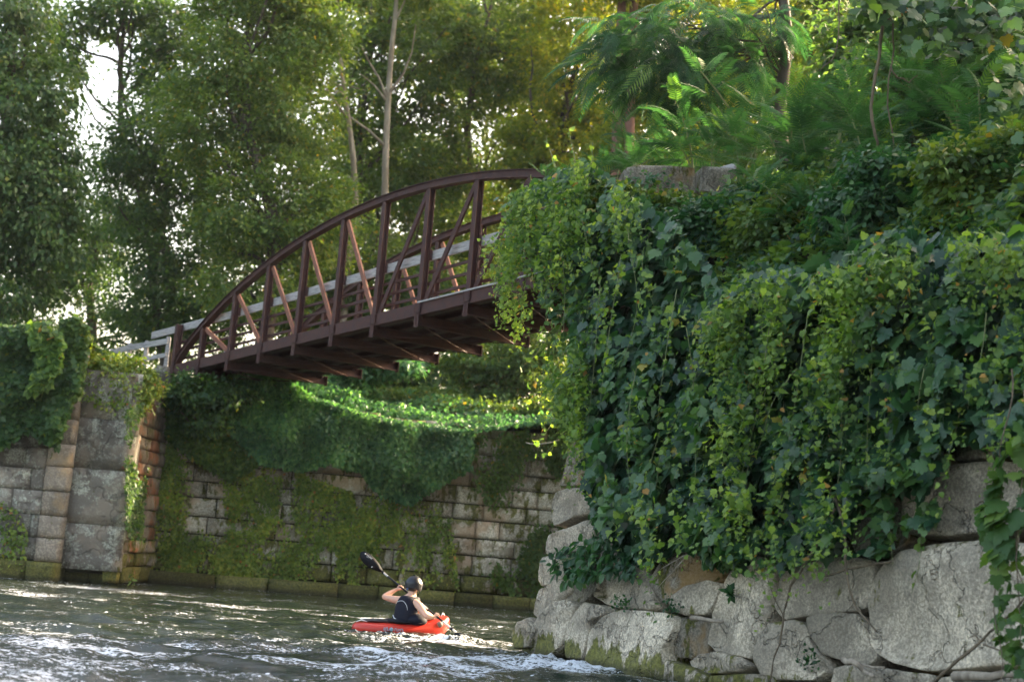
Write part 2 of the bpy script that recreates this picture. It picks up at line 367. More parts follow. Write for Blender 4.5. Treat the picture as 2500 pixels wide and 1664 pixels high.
# ---------------------------------------------------------------- rounded stones
def boulder(poly, name, mat, label, group, cat='boulder', depth=.3, back=.6, tone=.6, off=0., seed=0, surf=on_pier, scale=1., lump=.05, coords=None, sharp=11.0, tilt=0.):
    """a quarried stone: outline on the masonry face, rounded front, real thickness behind"""
    pts = coords if coords is not None else [surf(1250+x*.5306, 950+y*.5306, off) for x, y in poly]
    pts = np.array(pts); c = pts.mean(0); pts = c+(pts-c)*.985; n = PN if surf is on_pier else FPN
    up = np.array([0, 0, 1.]); r_ = np.cross(n, up); r_ /= np.linalg.norm(r_); u = np.cross(r_, n)
    q = np.stack([(pts-c)@r_, (pts-c)@u], 1)
    if (np.cross(q, np.roll(q, -1, 0))).sum() < 0: q = q[::-1]
    # smooth closed outline
    for it in range(2):
        nx = np.roll(q, -1, 0); g_ = (.05, .12)[it]; q = np.stack([q*(1-g_)+nx*g_, q*g_+nx*(1-g_)], 1).reshape(-1, 2)
    seg = np.linalg.norm(np.roll(q, -1, 0)-q, axis=1); L = np.concatenate([[0], np.cumsum(seg)]); NA = 72
    qs = np.vstack([q, q[:1]]); ta = np.linspace(0, L[-1], NA, endpoint=False)
    q = np.stack([np.interp(ta, L, qs[:, 0]), np.interp(ta, L, qs[:, 1])], 1)
    size = np.abs(q).max()
    radii = [0, .15, .3, .45, .6, .72, .81, .88, .925, .955, .978, .992, 1.0]
    V = []; T = []; rngl = random.Random(seed+100)
    o3 = np.array([rngl.uniform(-50, 50) for _ in range(3)])
    dd = min(depth, size*.75)
    tx, ty = rngl.uniform(-.22, .22), rngl.uniform(-.1, .3)
    facets = [(rngl.uniform(0, 6.28), rngl.uniform(.45, .8), rngl.uniform(.25, .7)) for _ in range(4)]
    for k, rr in enumerate(radii):
        h = dd*((1-rr**sharp)**(1/sharp)) if rr < 1 else 0
        for i in range(NA):
            xy = q[i]*rr
            hh = h+(tx*xy[0]+ty*xy[1])*(1-rr**4)
            for (fa, fd, fs_) in facets:       # broken faces cut across the front
                e_ = (math.cos(fa)*xy[0]+math.sin(fa)*xy[1])/size-fd
                if e_ > 0: hh -= e_*size*fs_*(1-rr**8)
            V.append((xy[0], xy[1], hh))
    for dz in (-.35*back, -back):
        for i in range(NA): V.append((q[i][0]*(.985 if dz > -.3*back-.1*back else .9), q[i][1]*(.985 if dz > -.45*back else .9), dz))
    V = np.array(V); W3 = c+V[:, :1]*r_+V[:, 1:2]*u-V[:, 2:]*n
    for i in range(len(W3)):
        p = Vector(W3[i]+o3)
        rad = V[i, :2]
        dn = mnoise.fractal(p*1.2, .9, 2.1, 3)*lump*1.0+mnoise.fractal(p*6, .7, 2.1, 4)*lump*.3-max(0, mnoise.noise(p*2.1)-.25)*lump*1.6
        dr = mnoise.fractal(p*3+Vector((9, 3, 1)), .9, 2., 3)*lump*.5
        nn_ = np.linalg.norm(rad)+1e-6
        fl = min(1, nn_/size)
        W3[i] = W3[i]-n*dn+(r_*rad[0]+u*rad[1])/nn_*dr*fl
    nr = len(radii)+2
    for k in range(nr-1):
        for i in range(NA):
            a = k*NA+i; b = k*NA+(i+1) % NA; T.append((a, b, b+NA, a+NA))
    me = arrmesh(name, W3, np.array(T)[:, ::-1], {'tone': np.full(len(W3), tone)}, True)
    # merge the centre fan
    bm = bmesh.new(); bm.from_mesh(me); bmesh.ops.remove_doubles(bm, verts=bm.verts, dist=1e-4); bmesh.ops.recalc_face_normals(bm, faces=bm.faces); bm.to_mesh(me); bm.free()
    o = link(name, me, mat); tag(o, label, cat, group); return o
GB = 'big quarried stones of the near pier'
ST = [
 ([(45,1135),(75,1075),(140,1055),(165,1110),(120,1195),(60,1205)], .7, 'small rounded stone at the leftmost tip of the pier, touching the rapids'),
 ([(130,1130),(165,1040),(230,985),(310,970),(338,1000),(305,1100),(285,1180),(240,1235),(110,1240),(80,1200)], .8, 'pale rounded boulder with dark hollow base just right of the small tip stone'),
 ([(285,1160),(325,1030),(380,985),(470,1000),(485,1035),(425,1080),(395,1150),(360,1250),(290,1250)], .75, 'narrow leaning pale stone wedged between two boulders at the waterline'),
 ([(365,1300),(395,1120),(450,1050),(540,1015),(770,1035),(805,1060),(790,1130),(745,1210),(740,1350),(600,1390),(400,1380)], 1., 'wide pale boulder with a ragged skirt of moss standing in the white water'),
 ([(785,1235),(790,1085),(830,1055),(968,1075),(955,1150),(940,1225),(870,1255)], .25, 'dark moss-sided square stone under a stick, right of the moss-skirted boulder'),
 ([(938,1185),(960,1060),(1010,930),(1080,810),(1200,775),(1290,830),(1262,930),(1240,1050),(1195,1180),(1150,1255),(1000,1225)], 1., 'tall tilted pale slab leaning left with a mossy lower edge'),
 ([(865,1262),(920,1225),(1010,1212),(1110,1240),(1165,1282),(1120,1315),(960,1320),(880,1295)], .8, 'low pale wedge stone with a green top below the tall tilted slab'),
 ([(715,1400),(725,1290),(770,1250),(870,1285),(950,1325),(960,1420),(720,1440)], .6, 'grey stone cut by the bottom edge, right of the moss-skirted boulder'),
 ([(955,1420),(960,1325),(1120,1315),(1230,1320),(1240,1430),(960,1440)], .55, 'grey stone cut by the bottom edge, below the low wedge stone'),
 ([(1155,1262),(1180,1170),(1240,1080),(1370,1070),(1425,1100),(1435,1180),(1500,1255),(1512,1310),(1440,1350),(1200,1350)], .8, 'pale stone with a strongly shadowed right flank, between tilted slab and hanging stone'),
 ([(1408,1060),(1480,1032),(1640,1040),(1682,1080),(1700,1180),(1740,1235),(1700,1285),(1560,1258),(1480,1232),(1420,1130)], .6, 'grey streaked stone hanging under the long block, left of the huge cracked block'),
 ([(1250,1010),(1272,880),(1350,820),(1600,768),(1732,800),(1722,900),(1690,1015),(1640,1038),(1420,1060),(1300,1072)], .75, 'long block dark above and pale below, left of the huge cracked block'),
 ([(1682,1180),(1680,980),(1742,820),(1860,750),(2000,722),(2250,705),(2480,722),(2560,1000),(2520,1280),(1950,1312),(1800,1272),(1722,1232)], 1., 'huge pale block with diagonal cracks, the largest stone of the pier'),
 ([(1838,620),(1850,520),(1930,420),(2100,352),(2300,335),(2500,365),(2520,640),(2300,672),(2050,692),(1870,682)], .5, 'brown-grey angular stone above the huge cracked block'),
 ([(1110,770),(1130,690),(1210,625),(1380,600),(1540,622),(1562,722),(1482,778),(1250,785)], .35, 'brown shaded stone above the long block, fringed by vine leaves'),
 ([(1560,640),(1640,520),(1740,460),(1835,460),(1852,600),(1872,690),(1790,772),(1620,772)], .3, 'mossy brown stone left of the angular stone, with hanging stems'),
 ([(1690,445),(1730,300),(1900,250),(2060,300),(2080,380),(1900,412),(1780,442)], .2, 'dark upper stone seen between vine leaves near the top of the exposed masonry'),
 ([(2070,345),(2100,205),(2300,180),(2520,200),(2520,330),(2300,332),(2150,342)], .22, 'dark upper stone at the right edge behind the hanging leafy strand'),
 ([(1498,1400),(1530,1290),(1600,1273),(1760,1290),(1900,1312),(1990,1320),(1975,1430),(1500,1440)], .8, 'low pale stone with grey driftwood lying on it, at the bottom edge'),
 ([(1985,1400),(2000,1340),(2100,1322),(2480,1335),(2520,1440),(1990,1440)], .65, 'stone in the bottom right corner beneath the driftwood log'),
 ([(255,455),(262,420),(300,235),(360,205),(450,215),(470,420),(440,455)], .3, 'upright ochre-stained stone high on the left edge of the pier'),
 ([(212,560),(240,480),(300,462),(400,462),(460,500),(445,590),(330,600),(232,640)], .5, 'projecting cap-like stone below the ochre-stained stone'),
 ([(190,765),(208,680),(280,655),(420,605),(470,660),(400,750),(250,775)], .5, 'grey stone half hidden by a leafy sprig, below the projecting cap stone'),
 ([(165,885),(180,780),(300,765),(330,850),(270,900),(180,918)], .6, 'squat grey stone on the pier edge behind the drooping green sprig'),
 ([(140,1045),(165,930),(250,885),(340,872),(330,940),(290,985),(165,1060)], .65, 'broad grey stone on the pier edge directly above the waterline boulders'),
 ([(300,990),(262,940),(340,880),(410,878),(425,930),(365,990)], .35, 'small dark angular stone nested beneath the sprig leaves'),
 ([(408,955),(432,870),(520,838),(580,768),(650,800),(700,900),(722,1012),(700,1030),(550,1022),(470,1000)], .7, 'peaked grey stone with moss tufts along its foot'),
 ([(672,900),(720,810),(830,762),(1062,755),(1052,830),(1002,890),(860,922),(790,1000),(735,1000)], .4, 'dark olive slanted slab above the small bright stone'),
 ([(785,1025),(790,960),(860,910),(950,885),(1012,900),(985,990),(950,1052),(850,1055)], .75, 'small bright stone with streaked face below the olive slab'),
 ([(430,870),(440,700),(520,640),(640,650),(700,760),(640,800),(560,790),(500,840)], .4, 'shaded stone mostly hidden behind the leafy vine skirt, left'),
 ([(700,800),(720,640),(900,600),(1100,620),(1100,740),(900,750)], .3, 'shaded stone mostly hidden behind the leafy vine skirt, middle'),
]
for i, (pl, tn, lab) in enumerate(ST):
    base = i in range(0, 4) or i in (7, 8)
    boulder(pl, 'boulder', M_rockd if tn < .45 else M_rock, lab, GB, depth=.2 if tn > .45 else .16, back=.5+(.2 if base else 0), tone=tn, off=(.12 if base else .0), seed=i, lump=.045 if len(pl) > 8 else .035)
# hidden courses behind the vines: roughly squared stones, one wall
def pierwall():
    V = []; T = []; tone = []; rr = random.Random(4); z = -.8; nu = nv = 5
    while z < 6.1:
        h = rr.uniform(.5, .75); s = .05
        while s < 12:
            ln = rr.uniform(.7, 1.6); s1 = s+ln
            if z+h < ztop(s)+.1:
                base = len(V); off = rr.gauss(0, .04); tn = rr.uniform(.1, .6)
                for i in range(nu+1):
                    for j in range(nv+1):
                        u, v = i/nu, j/nv; ed = min(min(u, 1-u)*ln, min(v, 1-v)*h)
                        V.append(pier(s+.015+(ln-.03)*u, .38+BAT*(z+h*v)+off+.07*math.exp(-ed/.06)-.05*mnoise.noise(Vector((s*2+u*3, z+v*2, 2))), z+.015+(h-.03)*v)); tone.append(tn)
                for i in range(nu):
                    for j in range(nv): q = base+i*(nv+1)+j; T.append((q, q+nv+1, q+nv+2, q+1))
                ring = [base+i*(nv+1) for i in range(nu+1)]+[base+nu*(nv+1)+j for j in range(1, nv+1)]+[base+i*(nv+1)+nv for i in range(nu-1, -1, -1)]+[base+j for j in range(nv-1, 0, -1)]
                bb = len(V); k = len(ring)
                for q in ring: V.append(V[q]+N1*.4); tone.append(tn)
                for i in range(k): T.append((ring[i], bb+i, bb+(i+1) % k, ring[(i+1) % k]))
            s = s1
        z += h
    return arrmesh('pier_wall', np.array(V), np.array(T), {'tone': tone})
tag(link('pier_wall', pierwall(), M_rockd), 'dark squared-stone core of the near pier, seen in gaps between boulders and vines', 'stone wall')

# ---------------------------------------------------------------- water
def water():
    nx, ny = 520, 900
    xs = np.linspace(-15, 9, nx); ys = 8*(39./8)**(np.linspace(0, 1, ny))
    X, Y = np.meshgrid(xs, ys, indexing='ij'); Z = np.zeros_like(X)
    r2 = np.random.default_rng(3)
    amp = .75+.5*np.exp(-((X+1)/6)**2)
    for i in range(70):
        lam = .16*(14**r2.random()); th = r2.normal(math.pi/2, .75); k = 2*math.pi/lam
        dx = .35*np.sin(Y*.8+i)+.3*np.sin(X*.5+2*i)
        Z += (lam**.9)*.0036*np.sin(k*(np.cos(th)*(X+dx*.4)+np.sin(th)*(Y+dx*.25))+r2.random()*6.28)
    calm = np.clip((37-Y)/16, .25, 1.0)*np.clip(1.25-np.clip((-X-2)/12, 0, 1)*.2, 0, 1.2)
    Z = Z*calm*amp
    # wake mounds at the kayak and the pier
    def bump(x, y, rx, ry, h):
        nonlocal Z
        g_ = np.exp(-((X-x)/rx)**2-((Y-y)/ry)**2)
        Z += h*g_*(.6+.8*np.sin(X*23+np.sin(Y*9)*2)*np.sin(Y*17+np.sin(X*11)*2)*.5)
    bump(-1.7, 21.6, .8, .35, .10); bump(-.5, 21.5, .5, .3, .12); bump(.75, 18.7, .22, .25, .13); bump(.45, 19.2, .3, .3, .08); bump(1.1, 18.2, .35, .3, .10)
    # foam density in the world
    f = np.zeros_like(X)
    def add(x, y, rx, ry, a):
        nonlocal f
        f += a*np.exp(-((X-x)/rx)**2-((Y-y)/ry)**2)
    f += .10
    add(-4.5, 12.5, 2.6, 2.6, .55); add(-1.5, 15.2, 2.5, 1.4, .42); add(-5.2, 16.8, 2.2, 1.4, .28)
    add(-1.5, 21.4, 1.2, .35, .6); add(-.3, 21.0, .9, 1.0, .6); add(.2, 18.5, 1.5, 1.3, .55); add(.9, 18.3, .7, .6, .35); add(-.6, 16.8, 1.4, 1., .35)
    add(-6.5, 29.5, 2.6, .8, .40); add(-9.0, 27, 1.5, 1.6, .32); add(-3.5, 26.5, 2.5, .7, .32); add(-6.5, 24.5, 2.8, .8, .28); add(-.2, 24.5, 2, .6, .15)
    V = np.stack([X, Y, Z], -1).reshape(-1, 3)
    I = np.arange(nx*ny).reshape(nx, ny); q = np.stack([I[:-1, :-1], I[1:, :-1], I[1:, 1:], I[:-1, 1:]], -1).reshape(-1, 4)
    nV = len(V); o = 600.
    ex = np.array([[-15, 8], [9, 8], [9, 39], [-15, 39], [-o, -o], [o, -o], [o, 60], [-o, 60]]); ex = np.concatenate([ex, np.full((8, 1), -.01)], 1)
    V = np.concatenate([V, ex]); F_ = np.concatenate([f.ravel(), np.full(8, .1)])
    e = nV+np.array([[4, 5, 1, 0], [5, 6, 2, 1], [6, 7, 3, 2], [7, 4, 0, 3]])
    return arrmesh('river', V, np.concatenate([q, e]), {'foam': F_}, True)
def watermat():
    m, n, l, b = newmat('river_water')
    geo = n.new("ShaderNodeNewGeometry"); pos = geo.outputs['Position']
    b.inputs['Roughness'].default_value = .06; b.inputs['IOR'].default_value = 1.33; b.inputs['Specular IOR Level'].default_value = .6
    at = n.new("ShaderNodeAttribute"); at.attribute_name = 'foam'
    s1 = tex(n, l, 3.4, 8, .78, stretch=(.55, 1.3, 1), dist=.6); s2 = tex(n, l, 21, 5, .75, stretch=(.8, 1.1, 1), dist=.5); s3 = tex(n, l, .6, 3, .5, stretch=(.5, 2.0, 1))
    a = mth(n, l, 'ADD', mth(n, l, 'MULTIPLY', s1.outputs[0], .45), mth(n, l, 'MULTIPLY', s2.outputs[0], .55))
    a = mth(n, l, 'ADD', a, mth(n, l, 'MULTIPLY', mth(n, l, 'SUBTRACT', s3.outputs[0], .5), .35))
    a = mth(n, l, 'ADD', a, mth(n, l, 'MULTIPLY', at.outputs['Fac'], .16))
    fm = mth(n, l, 'MULTIPLY', sstep(n, l, a, .60, .65), .85)
    # small loose flecks
    vo = n.new("ShaderNodeTexVoronoi"); vo.inputs['Scale'].default_value = 7; mp = n.new("ShaderNodeMapping"); mp.inputs['Scale'].default_value = (.8, 1, 1)
    l.new(pos, mp.inputs[0]); l.new(mp.outputs[0], vo.inputs['Vector'])
    cc = n.new("ShaderNodeSeparateColor"); l.new(vo.outputs['Color'], cc.inputs[0])
    rr = mth(n, l, 'MULTIPLY', mth(n, l, 'SUBTRACT', cc.outputs[0], .45), .30)
    fl = sstep(n, l, mth(n, l, 'SUBTRACT', rr, vo.outputs['Distance']), 0., .03)
    fm = mth(n, l, 'MAXIMUM', fm, fl)
    wc = ramp(n, [(.3, (.008, .015, .012)), (.7, (.018, .026, .018))]); l.new(s3.outputs[0], wc.inputs[0])
    l.new(mixc(n, l, fm, wc.outputs[0], (.72, .76, .82)), b.inputs['Base Color'])
    rg = mth(n, l, 'ADD', .06, mth(n, l, 'MULTIPLY', fm, .6)); l.new(rg, b.inputs['Roughness'])
    b1 = tex(n, l, 9, 5, .65, stretch=(.8, 1.5, 1)); b2 = tex(n, l, 26, 3, .6, stretch=(.8, 1.4, 1))
    hh = mth(n, l, 'ADD', mth(n, l, 'MULTIPLY', b1.outputs[0], 1.), mth(n, l, 'ADD', mth(n, l, 'MULTIPLY', b2.outputs[0], .25), mth(n, l, 'MULTIPLY', fm, .25)))
    bp = n.new("ShaderNodeBump"); bp.inputs['Strength'].default_value = .5; bp.inputs['Distance'].default_value = .035
    l.new(hh, bp.inputs['Height']); l.new(bp.outputs[0], b.inputs['Normal']); return m
tag(link('river', water(), watermat()), kind='structure')

# ================================================================ foliage tools
def tmpl_rhomb():
    V = np.array([(0, 0, 0), (-.28, .45, .07), (0, 1, -.05), (.28, .45, .07)]); return V, np.array([(0, 3, 2), (0, 2, 1)])
def tmpl_oval():
    V = np.array([(0, 0, 0), (-.3, .3, .06), (-.26, .65, .05), (0, 1, -.08), (.26, .65, .05), (.3, .3, .06)])
    return V, np.array([(0, 5, 4), (0, 4, 3), (0, 3, 2), (0, 2, 1)])
def tmpl_grape():
    # lobed, toothed outline, cupped and folded along the midrib
    half = [(.06, -.10), (.28, -.16), (.44, -.02), (.40, .10), (.58, .16), (.55, .32), (.44, .34), (.50, .52), (.34, .60), (.24, .58), (.26, .76), (.12, .84)]
    out = [(0, -.02)]+half+[(0, 1.05)]+[(-x, y) for x, y in half[::-1]]
    V = [(0, .32, 0)]
    for x, y in out: V.append((x, y, -.22*(x*x)*1.5+.10*abs(x)-.12*max(0, y-.3)**2-.05*max(0, -y)))
    k = len(out); T = [(0, 1+(i+1) % k, 1+i) for i in range(k)]
    return np.array(V), np.array(T)
def tmpl_heart():
    out = [(0, 0), (.22, -.1), (.4, .08), (.42, .3), (.3, .6), (.1, .85), (0, 1.02), (-.1, .85), (-.3, .6), (-.42, .3), (-.4, .08), (-.22, -.1)]
    V = [(0, .35, 0)]+[(x, y, .12*abs(x)-.15*max(0, y-.4)**2-.2*x*x) for x, y in out]; k = len(out)
    return np.array(V), np.array([(0, 1+(i+1) % k, 1+i) for i in range(k)])
def tmpl_frond(np_=13, L=1.0, droop=.5, ll=.20, seed=0):
    """pinnate leaf: arching rachis with paired leaflets, grown along +Y"""
    rr = random.Random(seed); V = []; T = []
    def ax(t): return np.array([0, L*t*(1-.12*droop*t), -droop*L*.45*t*t])
    for i in range(8):
        a, b = ax(i/8), ax((i+1)/8); w_ = .006*(1-i/10); q = len(V)
        V += [a+(-w_, 0, 0), a+(w_, 0, 0), b+(w_, 0, 0), b+(-w_, 0, 0)]; T += [(q, q+1, q+2), (q, q+2, q+3)]
    for i in range(np_):
        t = .16+.82*i/(np_-1); p = ax(t); ln = ll*(.55+.75*math.sin(math.pi*min(1, .18+t*.75)))*rr.uniform(.9, 1.1)
        for sg_ in (-1, 1):
            fw = .45+.35*t; d = np.array([sg_, fw, -.35-.15*rr.random()]); d /= np.linalg.norm(d)
            sd_ = np.cross(d, (0, 0, 1.)); sd_ /= np.linalg.norm(sd_); w_ = ln*.085; q = len(V)
            m1 = p+d*ln*.35; m2 = p+d*ln*.7-np.array([0, 0, ln*.06])
            V += [p, m1+sd_*w_, m2+sd_*w_*.8, p+d*ln-np.array([0, 0, ln*.16]), m2-sd_*w_*.8, m1-sd_*w_]
            T += [(q, q+1, q+2), (q, q+2, q+3), (q, q+3, q+4), (q, q+4, q+5)]
    return np.array(V), np.array(T)
TP = {'rhomb': tmpl_rhomb(), 'oval': tmpl_oval(), 'grape': tmpl_grape(), 'heart': tmpl_heart()}
def norm(a): return a/(np.linalg.norm(a, axis=-1, keepdims=True)+1e-9)
def leaves(name, pos, tip, nrm, size, kind, mat, parent=None, v=None, origin=None, curl=0.):
    """pos, tip direction, face normal, size per leaf -> one mesh"""
    tV, tT = TP[kind] if isinstance(kind, str) else kind
    N = len(pos); y = norm(tip); x = norm(np.cross(y, nrm)); z = np.cross(x, y)
    tv = np.repeat(tV[None], N, 0)
    if curl:
        k = rng.normal(0, curl, (N, 1)); tv = tv.copy(); tv[:, :, 2] += k*tv[:, :, 1]**2*1.2+rng.normal(0, curl, (N, 1))*tv[:, :, 0]*tv[:, :, 1]
    W_ = pos[:, None]+size[:, None, None]*(tv[:, :, :1]*x[:, None]+tv[:, :, 1:2]*y[:, None]+tv[:, :, 2:]*z[:, None])
    if origin is not None: W_ = W_-np.array(origin)
    T = (tT[None]+(np.arange(N)*len(tV))[:, None, None]).reshape(-1, 3)
    if v is None: v = rng.random(N)
    v = np.where(rng.random(N) < .013, 1., np.minimum(v, .92))
    return link(name, arrmesh(name, W_.reshape(-1, 3), T, {'v': np.repeat(v, len(tV))}), mat, parent)
def randunit(n): return norm(rng.normal(size=(n, 3)))
def hangs(n, out, droop=.7, spread=.5):
    """tip directions hanging down and outwards; normals facing out and up"""
    tip = norm(np.array([0, 0, -droop])+out*.35+rng.normal(0, spread, (n, 3)))
    nr = norm(out*.8+np.array([0, 0, .6])+rng.normal(0, .45, (n, 3)))
    return tip, nr

def crown_leaves(blobs, n, size, clump=.55, shell=.55, flat=.55, per=70, kind='rhomb', droop=.3, sv=.25):
    B = np.array([b[:3] for b in blobs]); Rr = np.array([b[3:6] for b in blobs]); vol = Rr.prod(1)**(2/3); pr = vol/vol.sum()
    nc = max(4, n//per); ib = rng.choice(len(B), nc, p=pr)
    d = randunit(nc); r_ = (shell+(1-shell)*rng.random(nc)**.6)*np.where(rng.random(nc) < .25, .6, 1)
    cc = B[ib]+d*Rr[ib]*r_[:, None]
    cr = clump*rng.uniform(.6, 1.5, nc); ic = rng.integers(0, nc, n)
    p = cc[ic]+rng.normal(0, .5, (n, 3))*cr[ic][:, None]*np.array([1, 1, flat])
    p[:, 2] -= .25*np.abs(rng.normal(0, .4, n))*cr[ic]
    out = norm((p-cc[ic])*np.array([1, 1, .4])+d[ic]*.5)
    tip = norm(out*.8+np.array([0, 0, -droop])+rng.normal(0, .5, (n, 3))); nr = norm(np.array([0, 0, 1.])+out*.5+rng.normal(0, .55, (n, 3)))
    v = np.clip(rng.normal(.5, sv, n)+(rng.random(nc)[ic]-.5)*.35, 0, 1)
    return p, tip, nr, size*rng.uniform(.7, 1.35, n), v, cc
def limb(mb, a, b, r0, r1, wob=.25, n=8, sides=6):
    a = np.array(a, float); b = np.array(b, float); L = np.linalg.norm(b-a); pts = []; ph = rng.random(3)*6
    for i in range(n+1):
        t = i/n; q = a+(b-a)*t+wob*L*.12*np.array([math.sin(t*5+ph[0]), math.sin(t*4+ph[1]), .5*math.sin(t*6+ph[2])])*math.sin(math.pi*t)
        pts.append(q)
    mb.tube(pts, [r0+(r1-r0)*(i/n) for i in range(n+1)], sides, False); return pts
def tree(name, label, cat, Y, blobs, n, size, mat, trunk_px, bark=None, group=None, clump=.55, per=70, shell=.55, tr=.22, kind='rhomb', droop=.3, depth=1.0, base_z=None, nl=14, flat=.55):
    """blobs: (x, y, rx, ry) measured in the photograph, turned into metres at distance Y"""
    k = Y/F; bl = []
    for b in blobs:
        yy = Y+(b[4] if len(b) > 4 else 0); c = P(b[0], b[1], yy); kk = yy/F; bl.append((*c, b[2]*kk, max(b[2], b[3])*kk*depth, b[3]*kk))
    tx = P(trunk_px, 800, Y)[0]; bz = base_z if base_z is not None else float(farz(np.array(tx), np.array(Y)))-.2
    root = tag(empty(name, (tx, Y, bz)), label, cat, group)
    p, tip, nr, sz, v, cc = crown_leaves(bl, n, size, clump, shell, flat, per, kind, droop)
    leaves('crown', p, tip, nr, sz, kind, mat, root, v)
    mb = MB(); top = max(bl, key=lambda b: b[2])
    tp = limb(mb, (tx, Y, bz), (top[0], top[1], top[2]+top[5]*.5), tr, tr*.25, .5, 12, 8)
    for i in range(nl):
        c = cc[rng.integers(len(cc))]; cand = [q for q in tp[2:-1] if q[2] < c[2]+.3] or tp[3:5]; s_ = cand[rng.integers(len(cand)//2, len(cand))]
        limb(mb, s_, c, tr*.3, .02, .6, 6, 5)
    mb.build('trunk', bark or M_bark, root, True)
    return root, bl

# ================================================================ trees of the far bank
GT = 'trees on the far bank'
tree('willow_tree', 'tall fine-leaved tree filling the left edge of the picture', 'tree', 39, [(0, 40, 150, 150), (60, 250, 130, 170), (110, 420, 90, 130), (20, 480, 150, 180), (130, 560, 90, 110), (0, 700, 110, 110)], 32000, .15, LM['dark'], 15, group=GT, per=60, droop=1.0, tr=.3, kind='oval')
tree('leafy_tree', 'thin dark tree with white sky showing through, low behind the ivy-topped corner wall', 'tree', 50, [(130, 700, 150, 90), (270, 560, 90, 150), (190, 640, 120, 110), (60, 800, 90, 50), (330, 780, 120, 90), (420, 850, 90, 60), (80, 560, 90, 60)], 15000, .17, LM['dark'], 210, group=GT, per=40, clump=.6, shell=.2)
tree('leafy_tree', 'dark overhanging tree in the upper left, its branches crossing the bright sky gap', 'tree', 47, [(300, 20, 150, 70), (430, 90, 110, 90), (170, 70, 60, 60), (160, 150, 45, 60), (390, 190, 90, 60)], 9500, .2, LM['dark'], 420, group=GT, per=45, clump=.6, shell=.3)
tree('leafy_tree', 'dark green tree right of the sky gap, left of the big olive tree', 'tree', 46, [(370, 330, 130, 130), (330, 470, 110, 130), (440, 600, 150, 140), (380, 740, 130, 110), (500, 760, 120, 100), (300, 380, 60, 70), (480, 430, 80, 100)], 30000, .16, LM['dark'], 430, group=GT, per=55, clump=.6)
tree('maple_tree', 'big olive-green tree with golden upper right side, left of the pale trunk', 'tree', 42, [(620, 110, 190, 170), (640, -80, 220, 90), (740, 60, 130, 110), (560, 320, 170, 150), (720, 270, 130, 160), (640, 500, 190, 150), (770, 540, 100, 140), (600, 690, 150, 110), (480, 200, 70, 90), (820, 80, 60, 70)], 80000, .145, LM['olive'], 640, group=GT, per=150, clump=.62, tr=.28, nl=26)
tree('leafy_tree', 'mid-green tree just right of the pale bare trunk, above the bridge arch', 'tree', 52, [(1020, 110, 120, 190), (1010, 380, 120, 170), (900, 520, 120, 130), (900, 220, 90, 170), (900, 60, 80, 110)], 24000, .2, LM['mid'], 1010, group=GT)
tree('leafy_tree', 'sunlit tree behind the crown of the bridge arch, full of small sky glints', 'tree', 54, [(1200, 60, 150, 190), (1290, 160, 90, 120), (1170, 340, 140, 160), (1120, 560, 140, 160), (1100, 740, 160, 100)], 34000, .2, LM['olive'], 1180, group=GT)
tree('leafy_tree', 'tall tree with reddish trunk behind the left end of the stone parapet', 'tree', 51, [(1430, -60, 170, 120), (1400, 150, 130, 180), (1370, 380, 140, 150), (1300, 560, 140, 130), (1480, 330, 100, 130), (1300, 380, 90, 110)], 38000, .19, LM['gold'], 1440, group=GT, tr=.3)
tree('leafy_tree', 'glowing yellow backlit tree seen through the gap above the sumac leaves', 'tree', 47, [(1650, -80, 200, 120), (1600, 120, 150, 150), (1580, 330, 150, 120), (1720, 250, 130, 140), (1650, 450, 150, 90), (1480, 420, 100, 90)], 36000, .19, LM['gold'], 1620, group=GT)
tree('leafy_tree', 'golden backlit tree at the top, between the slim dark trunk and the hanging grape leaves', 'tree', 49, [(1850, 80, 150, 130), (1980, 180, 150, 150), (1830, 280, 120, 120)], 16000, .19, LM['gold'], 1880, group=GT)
tree('leafy_tree', 'shaded tree seen through the truss behind the bridge railing', 'tree', 46, [(880, 680, 140, 130), (760, 760, 120, 80), (1010, 700, 130, 100), (1180, 760, 130, 90)], 20000, .18, LM['mid'], 900, group=GT)
tree('leafy_tree', 'tall green tree added behind the sumacs, blocking sun from the left wall', 'tree', 43, [(2080, 60, 190, 150), (2150, 300, 200, 150), (2300, -60, 200, 150), (2020, -120, 180, 130), (2300, 200, 160, 170)], 26000, .19, LM['mid'], 2120, group=GT, tr=.3)  # added to block the sun; also fills the background
tree('leafy_tree', 'dense green tree added on the far bank to keep sun off the pale pier', 'tree', 41, [(1880, 430, 160, 190), (1780, 560, 120, 120), (2000, 300, 120, 150), (1760, 430, 90, 120)], 18000, .18, LM['mid'], 1900, group=GT, tr=.25)  # extra tree, put here to shade the masonry across the river
# pale trunks
def trunk_tree(label, Y, path, r0, limbs, blobs, n, lm):
    pts = [P(x, y, Y) for x, y in path]; base = np.array([pts[0][0], Y, float(farz(pts[0][0], Y))-.2])
    root = tag(empty('pale_trunk_tree', tuple(base)), label, 'tree', GT); mb = MB()
    allp = [base]+pts; mb.tube(allp, [r0*(1-.55*i/(len(allp)-1)) for i in range(len(allp))], 9, False)
    mb.build('trunk', M_pale, root, True)
    for lp in limbs:
        m2 = MB(); q = [P(x, y, Y-.3*i) for i, (x, y) in enumerate(lp)]; m2.tube(q, [r0*.38*(1-.75*i/(len(q)-1)) for i in range(len(q))], 6, False)
        m2.build('limb', M_pale, root, True)
    k = Y/F; bl = [(*P(x, y, Y), rx*k, rx*k, ry*k) for x, y, rx, ry in blobs]
    p, tip, nr, sz, v, cc = crown_leaves(bl, n, .18, .5, .3, .6, 40)
    leaves('crown', p, tip, nr, sz, 'rhomb', lm, root, v)
